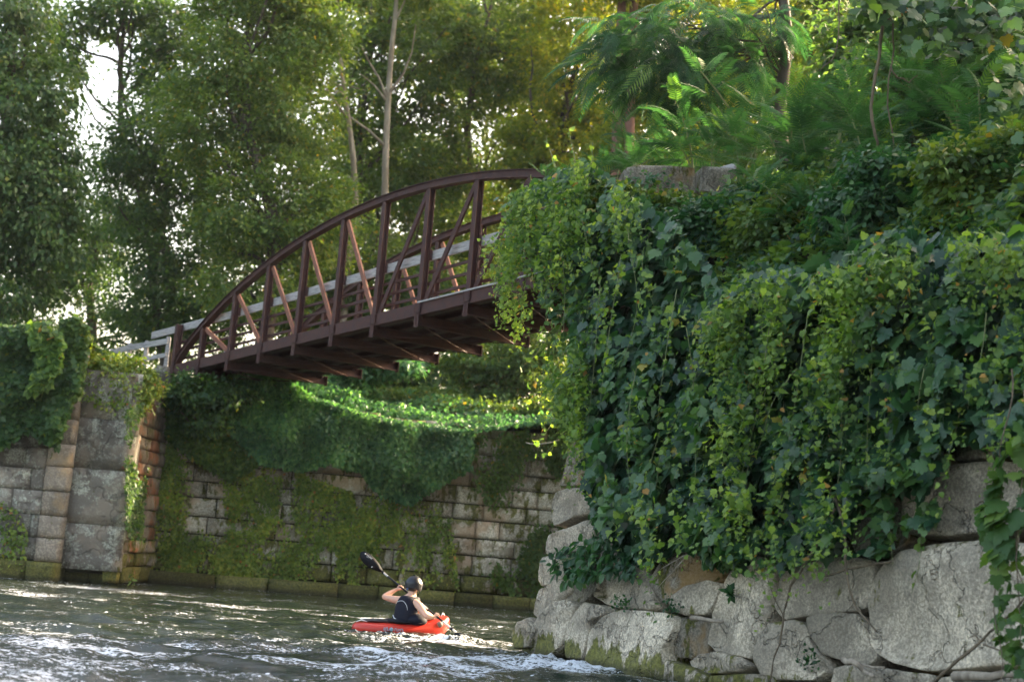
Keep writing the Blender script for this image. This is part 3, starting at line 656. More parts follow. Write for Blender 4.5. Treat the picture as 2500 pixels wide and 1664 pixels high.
trunk_tree('tall pale straight trunk rising above the bridge, dappled with warm light', 45.5, [(938, 560), (941, 400), (945, 300), (950, 200), (958, 100), (965, 40), (972, -60), (985, -200)], .13,
  [[(943, 360), (900, 318), (860, 290), (815, 262), (800, 250)], [(946, 245), (925, 190), (900, 150), (880, 110)], [(948, 230), (985, 180), (1005, 130), (1015, 60)], [(965, 50), (985, 10), (1010, -60)], [(946, 250), (915, 210), (880, 180)]],
  [(960, -120, 140, 90), (1040, -20, 70, 40), (880, -20, 60, 40)], 5000, LM['mid'])
trunk_tree('shorter pale forked trunk with dead twigs, left of the tall pale trunk', 44.5, [(868, 480), (862, 380), (852, 300), (840, 220), (832, 150), (826, 60), (820, -60)], .11,
  [[(850, 290), (820, 250), (795, 215), (780, 190)], [(840, 215), (800, 195), (770, 190), (745, 170)], [(838, 205), (870, 215), (895, 222)], [(842, 225), (805, 225), (760, 205)]],
  [(820, -60, 100, 70)], 3000, LM['olive'])
# trunks of reddish bark high up
for X_, lab in ((1515, 'dark reddish trunk pair at the top, left one'), (1545, 'dark reddish trunk pair at the top, right one')):
    root = tag(empty('leafy_tree', tuple(P(X_-20, 760, 44))), lab, 'tree', GT); mb = MB()
    mb.tube([P(X_-20, 760, 44), P(X_-8, 300, 44), P(X_, 60, 44), P(X_+8, -80, 44)], [.2, .17, .15, .12], 9, False); mb.build('trunk', barkmat('red_bark', (.09, .04, .03), (.2, .1, .07)) if X_ == 1515 else bpy.data.materials['red_bark'], root, True)
    bl = [(*P(X_+(-40 if X_ == 1515 else 60), -60, 44), 1.6, 1.6, 1.0)]
    p, tip, nr, sz, v, cc = crown_leaves(bl, 3500, .18, .5, .3); leaves('crown', p, tip, nr, sz, 'rhomb', LM['gold'], root, v)
# far-off wood behind
bl = []
for i in range(74):
    x = rng.uniform(560, 2750); y = rng.uniform(-260, 900); yy = rng.uniform(62, 78); c = P(x, y, yy); bl.append((*c, 3.6, 3.2, 2.8))
p, tip, nr, sz, v, cc = crown_leaves(bl, 110000, .34, .9, .3, .6, 60)
tag(leaves('distant_wood', p, tip, nr, sz, 'rhomb', LM['mid'], None, v), 'dense far-off wood filling the background behind the bridge', 'wood', kind='stuff')

# understorey below the bridge
GS = 'bushes on the far bank under the bridge'
def bush(label, Y, blobs, n, size, mat, per=50, name='bush', group=GS, kind='oval', clump=.3, bz=None):
    k = Y/F; bl = [(*P(b[0], b[1], Y), b[2]*k, b[2]*k*.8, b[3]*k) for b in blobs]
    c0 = P(blobs[0][0], blobs[0][1]+blobs[0][3], Y); root = tag(empty(name, tuple(c0)), label, 'bush', group)
    p, tip, nr, sz, v, cc = crown_leaves(bl, n, size, clump, .5, .6, per, kind, .6)
    leaves('foliage', p, tip, nr, sz, kind, mat, root, v)
    mb = MB()
    for i in range(7): limb(mb, (c0[0]+rng.normal(0, .1), Y, min(c0[2], bl[0][2]-bl[0][5]*.8)), cc[rng.integers(len(cc))], .025, .008, .6, 6, 5)
    mb.build('stem', M_twig, root, True); return root
bush('rounded teal-green bush left, just right of the lowest bridge floor beams', 39.5, [(800, 960, 110, 45), (870, 985, 70, 35)], 6000, .13, LM['teal'])
bush('sloping teal-green mound of creeper descending rightwards behind the wall top', 37.6, [(720, 960, 100, 60), (820, 1000, 100, 50), (930, 1030, 110, 40), (1050, 1045, 100, 35)], 14000, .11, LM['teal'], 60, clump=.28)
bush('feathery mid-green bush in the middle below the bridge deck', 41, [(980, 1000, 120, 45), (1080, 985, 80, 40)], 6500, .13, LM['mid'])
bush('leafy sapling crown hanging below the bridge beams', 39, [(880, 900, 60, 28), (960, 885, 70, 25)], 2600, .15, LM['teal'], 40)
bush('dark leafy thicket right, between the bridge underside and the near pier vines', 42, [(1180, 880, 110, 60), (1290, 900, 110, 80), (1340, 830, 80, 50), (1230, 960, 120, 50)], 13000, .14, LM['mid'])
bush('low green bush on the wall top at right, beside the near pier edge', 39.5, [(1230, 1020, 120, 40), (1340, 1010, 80, 45), (1130, 1010, 70, 35)], 7000, .12, LM['mid'])
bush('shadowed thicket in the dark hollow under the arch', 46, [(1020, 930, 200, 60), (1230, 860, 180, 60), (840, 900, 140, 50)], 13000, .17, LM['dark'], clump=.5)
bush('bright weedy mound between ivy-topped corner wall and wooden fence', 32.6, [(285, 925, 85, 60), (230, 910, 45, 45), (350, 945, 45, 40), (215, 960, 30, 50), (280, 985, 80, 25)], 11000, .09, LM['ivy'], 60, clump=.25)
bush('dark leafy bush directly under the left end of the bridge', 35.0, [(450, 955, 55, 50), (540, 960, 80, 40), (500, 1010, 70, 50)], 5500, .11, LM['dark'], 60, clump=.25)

bx1 = P(300, 1300, 32.)[0]
# ================================================================ ivy on the far masonry
def polymask(px, py, poly):
    inside = np.zeros(len(px), bool); n = len(poly)
    for i in range(n):
        x1, y1 = poly[i]; x2, y2 = poly[(i+1) % n]
        c = ((y1 > py) != (y2 > py)) & (px < (x2-x1)*(py-y1)/(y2-y1+1e-9)+x1); inside ^= c
    return inside
def drape(name, poly, n, size, mat, surf, off=(.05, .3), label=None, cat='ivy', group=None, kind='oval', clumps=0, nr0=None, parent=None, stuff=True, droop=.7, strands=0, spread=.5, v0=.5, sr=.3, holes=0, curl=0.):
    """leaves over a patch of a masonry face; the patch outline is laid on the real face"""
    poly = np.array(poly, float); lo, hi = poly.min(0), poly.max(0); px = rng.uniform(lo[0], hi[0], n*3); py = rng.uniform(lo[1], hi[1], n*3)
    if clumps:
        cx = rng.uniform(lo[0], hi[0], clumps); cy = rng.uniform(lo[1], hi[1], clumps); ic = rng.integers(0, clumps, n*3); rr = rng.uniform(.5, 1.5, clumps)*sr
        px = cx[ic]+rng.normal(0, 1, n*3)*rr[ic]*60; py = cy[ic]+rng.normal(0, 1, n*3)*rr[ic]*100
    k = polymask(px, py, poly); px, py = px[k], py[k]
    if holes:
        nz = np.array([mnoise.fractal(Vector((a*.011, b*.006, n*.01)), 1, 2, 3) for a, b in zip(px, py)]); k = nz+rng.normal(0, .12, len(nz)) > holes-.6; px, py = px[k], py[k]
    px, py = px[:n], py[:n]
    n0 = PN if surf is on_pier else FPN
    pos = np.array([surf(a, b, 0) for a, b in zip(px, py)])
    lump = np.array([mnoise.noise(Vector(q*1.3)) for q in pos])*.5+.5
    of_ = off[0]+(off[1]-off[0])*np.clip(lump*1.2*rng.random(len(pos))**.5, 0, 1.2)
    pos = np.array([surf(a, b, c_) for a, b, c_ in zip(px, py, of_)])
    tip, nr = hangs(len(pos), -n0, droop, spread)
    v = np.clip(rng.normal(v0, .25, len(pos))+(lump-.5)*.5, 0, 1)
    return leaves(name, pos, tip, nr, size*rng.uniform(.65, 1.4, len(pos)), kind, mat, parent, v, curl=curl), pos
GI = 'ivy on the far canal wall'
def ivy(label, polys, group=GI):
    """polys: (poly, n, size, mat, off, clumps, v0)"""
    o0 = None
    for (poly, n, size, mat, off, cl, v0) in polys:
        o, pos = drape('ivy' if o0 is None else 'ivy_tendril', poly, n, size, mat, on_far, off, clumps=cl, v0=v0, parent=None, holes=(.50 if off[1] < .3 else 0))
        if o0 is None: o0 = o; tag(o, label, 'ivy', group)
        else: o.parent = o0
    return o0
ivy('thick swag of teal ivy sweeping down the middle of the far wall', [([(640, 880), (700, 920), (760, 965), (900, 1010), (1060, 1035), (1160, 1050), (1150, 1140), (1080, 1180), (1000, 1230), (930, 1210), (880, 1150), (800, 1130), (740, 1150), (640, 1130), (560, 1050), (560, 930)], 20000, .105, LM['teal'], (.1, .85), 0, .65)])
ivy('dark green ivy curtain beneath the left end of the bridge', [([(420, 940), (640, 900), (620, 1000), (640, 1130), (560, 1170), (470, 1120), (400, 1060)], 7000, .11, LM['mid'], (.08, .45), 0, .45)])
ivy('patchy yellow-green creeper hanging over the lower left half of the far wall', [([(330, 1000), (470, 1080), (700, 1140), (860, 1200), (900, 1380), (880, 1440), (620, 1420), (330, 1400), (320, 1200)], 17000, .085, LM['ivy'], (.02, .16), 60, .55)])
ivy('green creeper behind the kayaker on the lower wall', [([(860, 1200), (1100, 1230), (1120, 1440), (1060, 1470), (850, 1440)], 4500, .085, LM['ivy'], (.02, .18), 28, .5)])
ivy('creeper over the right part of the far wall with bare pale stones between', [([(1150, 1060), (1390, 1040), (1390, 1460), (1280, 1480), (1180, 1400), (1200, 1250), (1130, 1150)], 6500, .10, LM['mid'], (.03, .25), 18, .55)])
ivy('narrow ivy strip climbing the recess right of the pale monolith block', [([(315, 960), (380, 960), (370, 1100), (350, 1250), (335, 1420), (300, 1400), (305, 1200)], 2600, .09, LM['mid'], (.03, .4), 0, .5)])
sv_ = FPN; FPN = np.array([-1., 0, 0])
o, _ = drape('ivy', [(305, 1000), (345, 980), (365, 1100), (350, 1250), (345, 1420), (318, 1425), (308, 1250)], 2000, .09, LM['dark'], lambda a, b, c_=0.: onplane(a, b, np.array([bx1+c_, 33., 0]), np.array([1., 0, 0])), (.02, .3), v0=.5, holes=.45)
FPN = sv_; tag(o, 'ivy strip clinging to the side of the pale pier, over the faded red masonry', 'ivy', GI)
# ground ivy on the bank behind
def groundcover(name, label, xr, yr, n, size, mat, zf, kind='oval', lift=.3, cat='ground cover'):
    x = rng.uniform(*xr, n); y = rng.uniform(*yr, n); z = zf(x, y); lump = np.array([mnoise.noise(Vector((a*.8, b*.8, 0))) for a, b in zip(x, y)])
    pos = np.stack([x, y, z+lift*np.clip(.5+lump, 0, 1.5)*rng.random(n)**.4], -1)
    out = np.array([-.1, -1., 0]); tip = norm(out*.5+np.array([0, 0, -.3])+rng.normal(0, .6, (n, 3))); nr = norm(np.array([0, -.5, 1.])+rng.normal(0, .4, (n, 3)))
    return tag(leaves(name, pos, tip, nr, size*rng.uniform(.7, 1.4, n), kind, mat, None, np.clip(rng.normal(.5, .25, n)+lump*.3, 0, 1)), label, cat, kind='stuff')
groundcover('ground_ivy', 'ivy and weeds carpeting the top of the far bank', (-8.5, 9), (36.0, 43), 24000, .12, LM['teal'], farz)
groundcover('ground_weeds', 'low weeds on the bank top behind the corner wall at left', (-14, -9.5), (31.6, 38), 9000, .12, LM['mid'], lambda x, y: np.where(y < 36.6, 5.3, farz(x, y)))

# ivy on the left corner wall
LN = np.array([-.11, .994, 0.]); LP0 = np.array([-12., 31.3, 0.])
def on_left(px, py, off=0.): return onplane(px, py, LP0-LN*off, LN)
def drapeleft(name, poly, n, size, mat, off, label=None, group='ivy on the corner wall', v0=.4, kind='heart', cl=0, parent=None):
    global FPN
    sv_ = FPN; FPN = LN
    o, pos = drape(name, poly, n, size, mat, on_left, off, kind=kind, v0=v0, clumps=cl, parent=parent); FPN = sv_
    if label: tag(o, label, 'ivy', group)
    return o
drapeleft('ivy', [(-60, 800), (60, 790), (150, 830), (200, 900), (170, 1000), (140, 1090), (100, 1070), (70, 1050), (0, 1090), (-60, 1100)], 9000, .12, LM['dark'], (.1, .7), 'dark ivy blanket over the top of the corner wall at the left edge')
drapeleft('ivy', [(60, 790), (120, 780), (160, 830), (140, 900), (110, 950), (70, 960), (90, 860)], 900, .15, LM['young'], (.5, .95), 'lighter leafy ivy sprays hanging in front of the dark ivy blanket', v0=.35, cl=8)
drapeleft('ivy', [(150, 780), (190, 770), (215, 800), (212, 870), (200, 960), (160, 1000), (140, 900)], 2200, .11, LM['mid'], (.15, .5), 'ivy wrapped around the upright monolith stone')
drapeleft('ivy', [(0, 1220), (40, 1240), (70, 1290), (60, 1390), (0, 1380)], 300, .09, LM['ivy'], (.02, .1), 'small creeper patch low on the corner wall at the left edge', kind='oval')
# monolith stone standing on the corner wall
c = P(185, 850, 31.6)
pts = [P(x, y, 31.95) for x, y in ((162, 800), (172, 778), (190, 768), (207, 785), (210, 840), (212, 930), (160, 940), (158, 860))]
boulder(None, 'standing_stone', M_block, 'upright vine-wrapped stone standing on the corner wall', None, 'stone', .2, .35, .5, 0, 61, on_far, coords=pts, lump=.03)
c = P(110, 850, 31.6); pts = [P(x, y, 31.8) for x, y in ((60, 850), (70, 812), (100, 800), (128, 812), (135, 860), (125, 900), (70, 900))]
boulder(None, 'standing_stone', M_block, 'lower stone left of the upright vine-wrapped stone, almost covered by ivy', None, 'stone', .2, .35, .3, 0, 62, on_far, coords=pts, lump=.03)
# pale monolith block (concrete-like face with lichen)
BK = tag(empty('masonry_pier', (-8.9, 33.9, 0)), 'tall lichen-spotted grey masonry pier left of the mossy wall, undercut at the waterline', 'stone wall')
bx0 = P(155, 1300, 32.)[0]; bx1 = P(300, 1300, 32.)[0]
blockwall('pier_face', (bx0, 31.95), (bx1, 32.1), .28, 4.85, M_block, (1.0, 1.3), (2.2, 2.4), .9, 31, .008, .02, .004, parent=BK, bulge=.06, start=0)
blockwall('footing', (bx0, 32.35), (bx1-.05, 32.5), -.6, .27, M_ashlar, (.8, .8), (.7, .9), .6, 33, .01, 0, parent=BK)
tag(blockwall('brick_patch', (bx1-.03, 32.13), (bx1-.0, 35.25), -.3, 4.7, rockmat('rusty_stone', (.42, .38, .31), (.10, .085, .06), .75, (.34, .12, .05), 1.2, 1.2, 0, ((.2, .165, .12), .66)), (.26, .42), (.5, 1.1), .3, 36, .03, .02, .014, tones=(.4, .25)), 'stained block masonry with faded red patches beside the pale pier', 'stone wall')
# earth sheets behind the far masonry, added to stop sun leaking through joints
mb = MB(); q = [(-60, 37.0), (-9.0, 36.2), (FW0[0]-fn[0]*.45, FW0[1]-fn[1]*.45), (FW1[0]-fn[0]*.45, FW1[1]-fn[1]*.45), (60, 44.)]
for a, b in zip(q[:-1], q[1:]):
    mb.add([(*a, -1.2), (*b, -1.2), (*b, 4.45), (*a, 4.45)], [(0, 1, 2, 3)]); mb.add([(*a, 4.45), (*b, 4.45), (b[0], b[1]+1.2, 4.75), (a[0], a[1]+1.2, 4.75)], [(0, 1, 2, 3)])
mb.add([(bx1-.31, 32.4, -1.2), (bx1-.31, 36.6, -1.2), (bx1-.31, 36.6, 4.6), (bx1-.31, 32.4, 4.6)], [(0, 1, 2, 3)])
tag(mb.build('sun_block_earth', M_soil), kind='structure')
# bridge seat stone
pts = [P(x, y, 35.2) for x, y in ((362, 1000), (366, 915), (380, 893), (412, 893), (420, 930), (418, 1000))]
boulder(None, 'bearing_stone', M_block, 'grey bearing stone under the left end of the bridge', None, 'stone', .15, .5, .3, 0, 63, on_far, coords=pts, lump=.02)

# ================================================================ bridge
TPX = [(498, 806), (575, 722), (655, 650), (739, 584), (832, 531), (933, 484), (1045, 451), (1164, 435)]
def bxy(k): return np.array([35*(-.2186+.0278*k), 35*(1-.0371*k)])
BD = bxy(1)-bxy(0); PL = np.linalg.norm(BD); BD = BD/PL; BNn = np.array([-BD[1]*1., BD[0]*1.])  # points away from the camera
if BNn[1] < 0: BNn = -BNn
def zbot(k): return 5.40+.085*k-.0008*k*k
def rel(k): 
    x = (k-5)/6.0; return max(0, 2.54*(1-x*x)**.80) if abs(x) < 1 else 0
def bp_(k, w_, z): q = bxy(k)+BNn*w_; return Vector((q[0], q[1], z))
BR = tag(empty('footbridge', tuple(bp_(-1, 1.2, zbot(-1)))), 'rust-brown steel bowstring truss footbridge spanning the river with a wooden handrail', 'bridge')
WID = 2.45; KS = list(range(-1, 12))
for wi, w_ in enumerate((0., WID)):
    ch = MB(); up_pts = []
    fine = [-1+12*i/48 for i in range(49)]
    pts = [bp_(k, w_, zbot(k)+rel(k)) for k in fine]
    for a, b in zip(pts[:-1], pts[1:]):
        e_ = (b-a).normalized()*.012; ch.ibeam(a-e_, b+e_, .16, .15, (0, 0, 1), .016, .09)
    o = ch.build('top_chord', M_rust, BR)
    bc = MB()
    for a, b in zip(KS[:-1], KS[1:]):
        ex = .02 if a > -1 else .3
        bc.beam(bp_(a-(.15 if a == -1 else 0), w_, zbot(a)), bp_(b+.015, w_, zbot(b)), .12, .25 if False else .24)
    bc.build('bottom_chord', M_rust, BR)
    for k in range(0, 11):
        m = MB(); a = bp_(k, w_, zbot(k)-.17); b = bp_(k, w_, zbot(k)+rel(k)-.08); dd = Vector((BD[0], BD[1], 0))
        side = -1 if wi == 0 else 1
        m.ibeam(a+Vector((*(BNn*side*.0), 0)), b, .13, .135, tuple(dd) if False else (BNn[0], BNn[1], 0), .014, .03)
        m.build('post', M_rust, BR)
    for k in range(0, 11):
        m = MB()
        if k < 5: a = bp_(k+.07, w_, zbot(k)+rel(k)-.12); b = bp_(k+.93, w_, zbot(k+1)+.12)
        elif k >= 6: a = bp_(k-.07, w_, zbot(k)+rel(k)-.12); b = bp_(k-.93, w_, zbot(k-1)+.12)
        else: continue
        d_ = (b-a).normalized(); off = Vector((BNn[0], BNn[1], 0)).cross(d_).normalized()
        for s_ in (-1, 1): m.beam(a+off*s_*.026, b+off*s_*.026, .06, .04, (BNn[0], BNn[1], 0))
        m.beam(a+Vector((*(BNn*.02), 0)), b+Vector((*(BNn*.02), 0)), .012, .03, (BNn[0], BNn[1], 0))
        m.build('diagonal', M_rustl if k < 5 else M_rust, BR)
    for k in range(0, 11):
        m = MB(); sd_ = -1 if wi == 0 else 1; B3 = Vector((BD[0], BD[1], 0)); q = bp_(k, w_+sd_*.083, zbot(k)+.02); nn3 = Vector((*(BNn*sd_), 0))
        m.beam(q-B3*.11, q+B3*.11, .012, .2)
        for hx in (-.075, .075):
            for hz in (-.06, .0, .06): m.beam(q+B3*(hx-.011)+nn3*.01+Vector((0, 0, hz)), q+B3*(hx+.011)+nn3*.01+Vector((0, 0, hz)), .014, .022)
        m.build('gusset_plate', M_rust, BR)
    k = 5; m = MB()
    a = bp_(5.93, w_, zbot(6)+rel(6)-.12); b = bp_(5.07, w_, zbot(5)+.12)
    # rails (square tube) inside the truss
    win = .12 if wi == 0 else WID-.12
    for hz in (.3, .53, .76):
        m = MB()
        for a, b in zip(KS[:-1], KS[1:]): m.beam(bp_(a, win, zbot(a)+hz), bp_(b+.01, win, zbot(b)+hz), .04, .055)
        m.build('rail_bar', M_rust, BR)
    m = MB()
    for a, b in zip(KS[:-1:2], KS[2::2]): m.beam(bp_(a-(1.2 if a == -1 else 0), win+(.03 if wi == 0 else -.03), zbot(a)+(1.09 if wi == 0 else .93)), bp_(b-.01, win+(.03 if wi == 0 else -.03), zbot(b)+(1.09 if wi == 0 else .93)), .045, .19 if wi == 0 else .12)
    hr = m.build('handrail', M_wood, BR, bevel=.006); hr['label'] = 'weathered grey timber handrail'
    m = MB()
    for k in range(0, 11): m.beam(bp_(k+.02, win-.02 if wi == 0 else win+.02, zbot(k)+1.0), bp_(k+.02, win-.02 if wi == 0 else win+.02, zbot(k)+1.2), .06, .06, (1, 0, 0))
    m.build('bracket', M_rust, BR)
    m = MB(); m.ibeam(bp_(-.93, w_, zbot(-1)-.1), bp_(-.93, w_, zbot(-1)+1.2), .16, .16, (BNn[0], BNn[1], 0)); m.build('end_post', M_rust, BR)
for k in range(-1, 12):
    m = MB(); z = zbot(k)-.24; m.ibeam(bp_(k, -.1, z+.02), bp_(k, WID+.22, z+.02), .14, .21, (0, 0, 1), .014, .012)
    m.beam(bp_(k-.04, -.085, z), bp_(k+.05, -.085, z), .014, .24); m.beam(bp_(k-.04, WID+.2, z), bp_(k+.05, WID+.2, z), .014, .225)
    m.build('floor_beam', M_rust, BR)
for w_ in (.6, 1.2, 1.8):
    m = MB(); m.ibeam(bp_(-1, w_, zbot(-1)-.12), bp_(11, w_, zbot(11)-.12), .1, .13); 
    m = MB()
    for a, b in zip(KS[:-1], KS[1:]): m.ibeam(bp_(a, w_, zbot(a)-.045), bp_(b, w_, zbot(b)-.045), .09, .12)
    m.build('stringer', M_rust, BR)
m = MB()
for a, b in zip(KS[:-1], KS[1:]):
    m.tube([bp_(a, .1, zbot(a)-.31), bp_(b, WID-.1, zbot(b)-.31)], .012, 5); m.tube([bp_(b, .1, zbot(b)-.33), bp_(a, WID-.1, zbot(a)-.33)], .012, 5)
m.build('cross_bracing', M_rust, BR)
m = MB()
nb = 12*11
for i in range(nb):
    k0 = -1+12*i/nb; k1 = -1+12*(i+1)/nb-.008; m.add([bp_(k0, .07, zbot(k0)+.03), bp_(k1, .07, zbot(k1)+.03), bp_(k1, WID-.07, zbot(k1)+.03), bp_(k0, WID-.07, zbot(k0)+.03), bp_(k0, .07, zbot(k0)+.075), bp_(k1, .07, zbot(k1)+.075), bp_(k1, WID-.07, zbot(k1)+.075), bp_(k0, WID-.07, zbot(k0)+.075)], [(3, 2, 1, 0), (4, 5, 6, 7), (0, 1, 5, 4), (1, 2, 6, 5), (2, 3, 7, 6), (3, 0, 4, 7)])
m.build('deck', simple('deck_timber', (.1, .085, .07), .9, 0, .2, .3, 12, .6), BR)
m = MB(); m.beam(bp_(6, -.07, zbot(6)+.13), bp_(11, -.07, zbot(11)+.13), .05, .03); m.build('edge_strip', M_wood, BR)

# wooden approach fence at the left end
FE = tag(empty('wooden_fence', tuple(P(340, 900, 36.6))), 'weathered three-rail timber fence leading onto the left end of the bridge', 'fence')
fp = [(413, 822, 902), (360, 832, 905), (318, 838, 890), (275, 852, 895), (232, 862, 895)]; fy = [36.7, 37.4, 38.2, 39.2, 40.4]
for (x, y0, y1), Y in zip(fp, fy):
    m = MB(); a = P(x, y0, Y); b = P(x-5, y1, Y); b = np.array([a[0], Y, b[2]-.2]); m.beam(b, a, .10, .10, (0, 1, 0)); m.build('fence_post', M_wood, FE, bevel=.008)
for j, fr in enumerate((.1, .47, .84)):
    for i in range(len(fp)-1):
        m = MB(); q = []
        for (x, y0, y1), Y in ((fp[i], fy[i]), (fp[i+1], fy[i+1])):
            a = P(x, y0, Y); zt_ = a[2]-.02; q.append(Vector((a[0]+.0, Y-.08, zt_-fr*1.0)))
        m.beam(q[0], q[1], .04, .15 if j == 0 else .11); m.build('rail', M_wood, FE, bevel=.005)
m = MB()

# stone parapet at the right bridge landing
pts = [P(x, y, 20.9) for x, y in ((1518, 455), (1520, 415), (1540, 408), (1650, 406), (1700, 408), (1702, 470), (1600, 480))]
boulder(None, 'parapet_block', M_rockd, 'grey stone parapet block above the vines, left one of the pair', 'parapet blocks at the right landing', 'stone', .12, .6, .28, 0, 71, on_far, coords=pts, lump=.02, sharp=6)
pts = [P(x, y, 20.7) for x, y in ((1708, 470), (1706, 410), (1790, 412), (1800, 440), (1795, 480))]
boulder(None, 'parapet_block', M_rockd, 'grey stone parapet block above the vines, right one of the pair, half behind sumac', 'parapet blocks at the right landing', 'stone', .12, .6, .22, 0, 72, on_far, coords=pts, lump=.02, sharp=6)

# ================================================================ vines on the near pier
GV = 'grapevines hanging over the near pier'
def stemcurves(name, strands, rad, mat, parent):
    mb = MB()
    for st in strands: mb.tube(st, [rad*(1-.6*i/(len(st)-1)) for i in range(len(st))], 5, False)
    return mb.build(name, mat, parent, True)
def vine(label, big, small, yng, strands_px, origin_px, off=.4, name='grapevine'):
    """big / small: lists of (poly, n, size, off range); yng: clumped young shoots; strands hang in front"""
    o = on_pier(*origin_px); root = tag(empty(name, tuple(o)), label, 'vine', GV)
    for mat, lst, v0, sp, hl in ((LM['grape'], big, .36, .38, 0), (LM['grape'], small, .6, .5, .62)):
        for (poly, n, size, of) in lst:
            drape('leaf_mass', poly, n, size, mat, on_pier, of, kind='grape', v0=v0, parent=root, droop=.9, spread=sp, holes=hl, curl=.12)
    # young shoots trailing downwards, each with its own row of small leaves
    YP, YS, YV = [], [], []
    for (poly, n, size, of) in yng:
        poly = np.array(poly, float); lo, hi = poly.min(0), poly.max(0); c_ = 0
        while c_ < n:
            a, b = rng.uniform(lo[0], hi[0]), rng.uniform(lo[1], hi[1])
            if not polymask(np.array([a]), np.array([b]), poly)[0] or mnoise.noise(Vector((a*.012, b*.006, 5))) < -.12: continue
            q0 = on_pier(a, b, rng.uniform(*of)); L_ = rng.uniform(.1, .55)*rng.choice([1, 1, 1.7]); m_ = int(L_*rng.uniform(16, 38))+3; t = np.sort(rng.random(m_))*L_; ph = rng.random()*6; tone = rng.normal(.45, .25)
            pp = q0+np.outer(t, [0, 0, -1.])+E1*(np.sin(t*5+ph)*.07)[:, None]-PN*(.06*np.sin(t*4+ph))[:, None]+E1*(t*rng.normal(0, .35))[:, None]+rng.normal(0, .055, (m_, 3))
            YP.append(pp); YS.append(size*rng.uniform(.5, 1.5, m_)*(1-.5*t/L_)); YV.append(np.clip(tone+rng.normal(0, .15, m_)+.2*t, 0, 1)); c_ += m_
    if YP:
        YP = np.concatenate(YP); tip, nr = hangs(len(YP), -PN, .5, .85)
        leaves('young_leaves', YP, tip, nr, np.concatenate(YS), 'grape', LM['young'], root, np.concatenate(YV), curl=.5)
    sts = []; lp = []
    for (x0, y0, x1, y1, of) in strands_px:
        a = on_pier(x0, y0, of); b = on_pier(x1, y1, of*.8); n = 12; q = []
        ph = rng.random(2)*6; L = np.linalg.norm(b-a)
        for i in range(n+1):
            t = i/n; q.append(a+(b-a)*t+E1*.06*L*math.sin(t*5+ph[0])*t+PN*-.05*L*math.sin(t*4+ph[1]))
        sts.append(q)
        m_ = max(4, int(L*11))
        for j in range(m_):
            t = rng.random()*n; i = min(n-1, int(t)); lp.append(q[i]+(q[i+1]-q[i])*(t-i))
    if sts:
        stemcurves('stem', sts, .006, M_gstem, root)
        lp = np.array(lp)+rng.normal(0, .02, (len(lp), 3)); tip, nr = hangs(len(lp), -PN, .5, .8)
        leaves('shoot_leaves', lp, tip, nr, rng.uniform(.03, .10, len(lp)), 'grape', LM['young'], root, np.clip(rng.normal(.5, .25, len(lp)), 0, 1), curl=.4)
    return root
# left hump draping over the pier corner
hump = [(1290, 480), (1340, 430), (1420, 400), (1500, 440), (1560, 480), (1640, 540), (1700, 610), (1760, 700), (1740, 900), (1720, 1050), (1740, 1200), (1700, 1320), (1620, 1330), (1560, 1360), (1470, 1290), (1440, 1180), (1440, 1050), (1420, 1000), (1390, 900), (1400, 800), (1380, 700), (1330, 620), (1300, 560)]
humpfr = [(1210, 480), (1265, 470), (1330, 430), (1420, 390), (1480, 420), (1440, 520), (1400, 600), (1420, 750), (1430, 900), (1430, 1000), (1400, 1060), (1370, 960), (1360, 850), (1330, 740), (1290, 660), (1255, 620), (1240, 700), (1225, 640), (1245, 560)]
vine('dense grapevine hump spilling over the left corner of the pier before the bridge',
  [(hump, 4200, .19, (.0, .75))], [(hump, 2600, .13, (.4, 1.05)), (humpfr, 1100, .11, (.3, .8))],
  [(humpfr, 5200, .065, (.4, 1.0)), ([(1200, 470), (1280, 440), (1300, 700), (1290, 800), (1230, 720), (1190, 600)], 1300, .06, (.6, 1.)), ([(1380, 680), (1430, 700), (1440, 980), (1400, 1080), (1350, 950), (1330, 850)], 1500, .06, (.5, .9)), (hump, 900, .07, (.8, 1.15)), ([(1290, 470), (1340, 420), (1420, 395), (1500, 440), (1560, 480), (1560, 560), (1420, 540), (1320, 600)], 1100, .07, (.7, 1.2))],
  [(1290, 520, 1250, 760, .8), (1270, 560, 1235, 700, .8), (1310, 600, 1265, 800, .8), (1250, 520, 1190, 650, .8), (1380, 640, 1360, 900, .9), (1400, 700, 1330, 980, .8), (1370, 860, 1320, 1060, .7), (1390, 950, 1300, 1090, .6), (1540, 560, 1530, 900, 1.0), (1570, 620, 1590, 760, 1.0), (1480, 700, 1400, 1100, 1.), (1430, 540, 1450, 760, 1.), (1600, 1050, 1560, 1380, .8), (1690, 900, 1600, 1200, .9), (1265, 600, 1180, 680, .7), (1260, 540, 1200, 720, .9), (1240, 500, 1215, 640, .8), (1290, 640, 1240, 790, .8), (1310, 560, 1205, 600, .9), (1330, 760, 1290, 930, .8), (1345, 820, 1265, 900, .7), (1370, 900, 1280, 1010, .7), (1400, 1000, 1330, 1120, .5), (1280, 700, 1250, 860, .7), (1420, 1040, 1380, 1200, .5), (1350, 400, 1340, 330, .8), (1400, 400, 1390, 320, .8), (1440, 400, 1450, 350, .8), (1500, 620, 1480, 980, 1.1), (1560, 900, 1530, 1250, 1.0), (1640, 700, 1620, 1050, 1.1), (1680, 800, 1690, 1180, 1.0)],
  (1450, 460))
mid = [(1740, 740), (1800, 690), (1880, 650), (1960, 660), (2040, 640), (2080, 800), (2050, 1000), (2010, 1180), (2000, 1330), (1920, 1350), (1860, 1300), (1790, 1370), (1700, 1330), (1700, 1200), (1690, 1000), (1700, 850)]
midfr = [(1740, 760), (1800, 690), (1900, 655), (1990, 680), (1960, 760), (1880, 900), (1850, 1020), (1820, 1250), (1760, 1200), (1740, 1000), (1720, 860)]
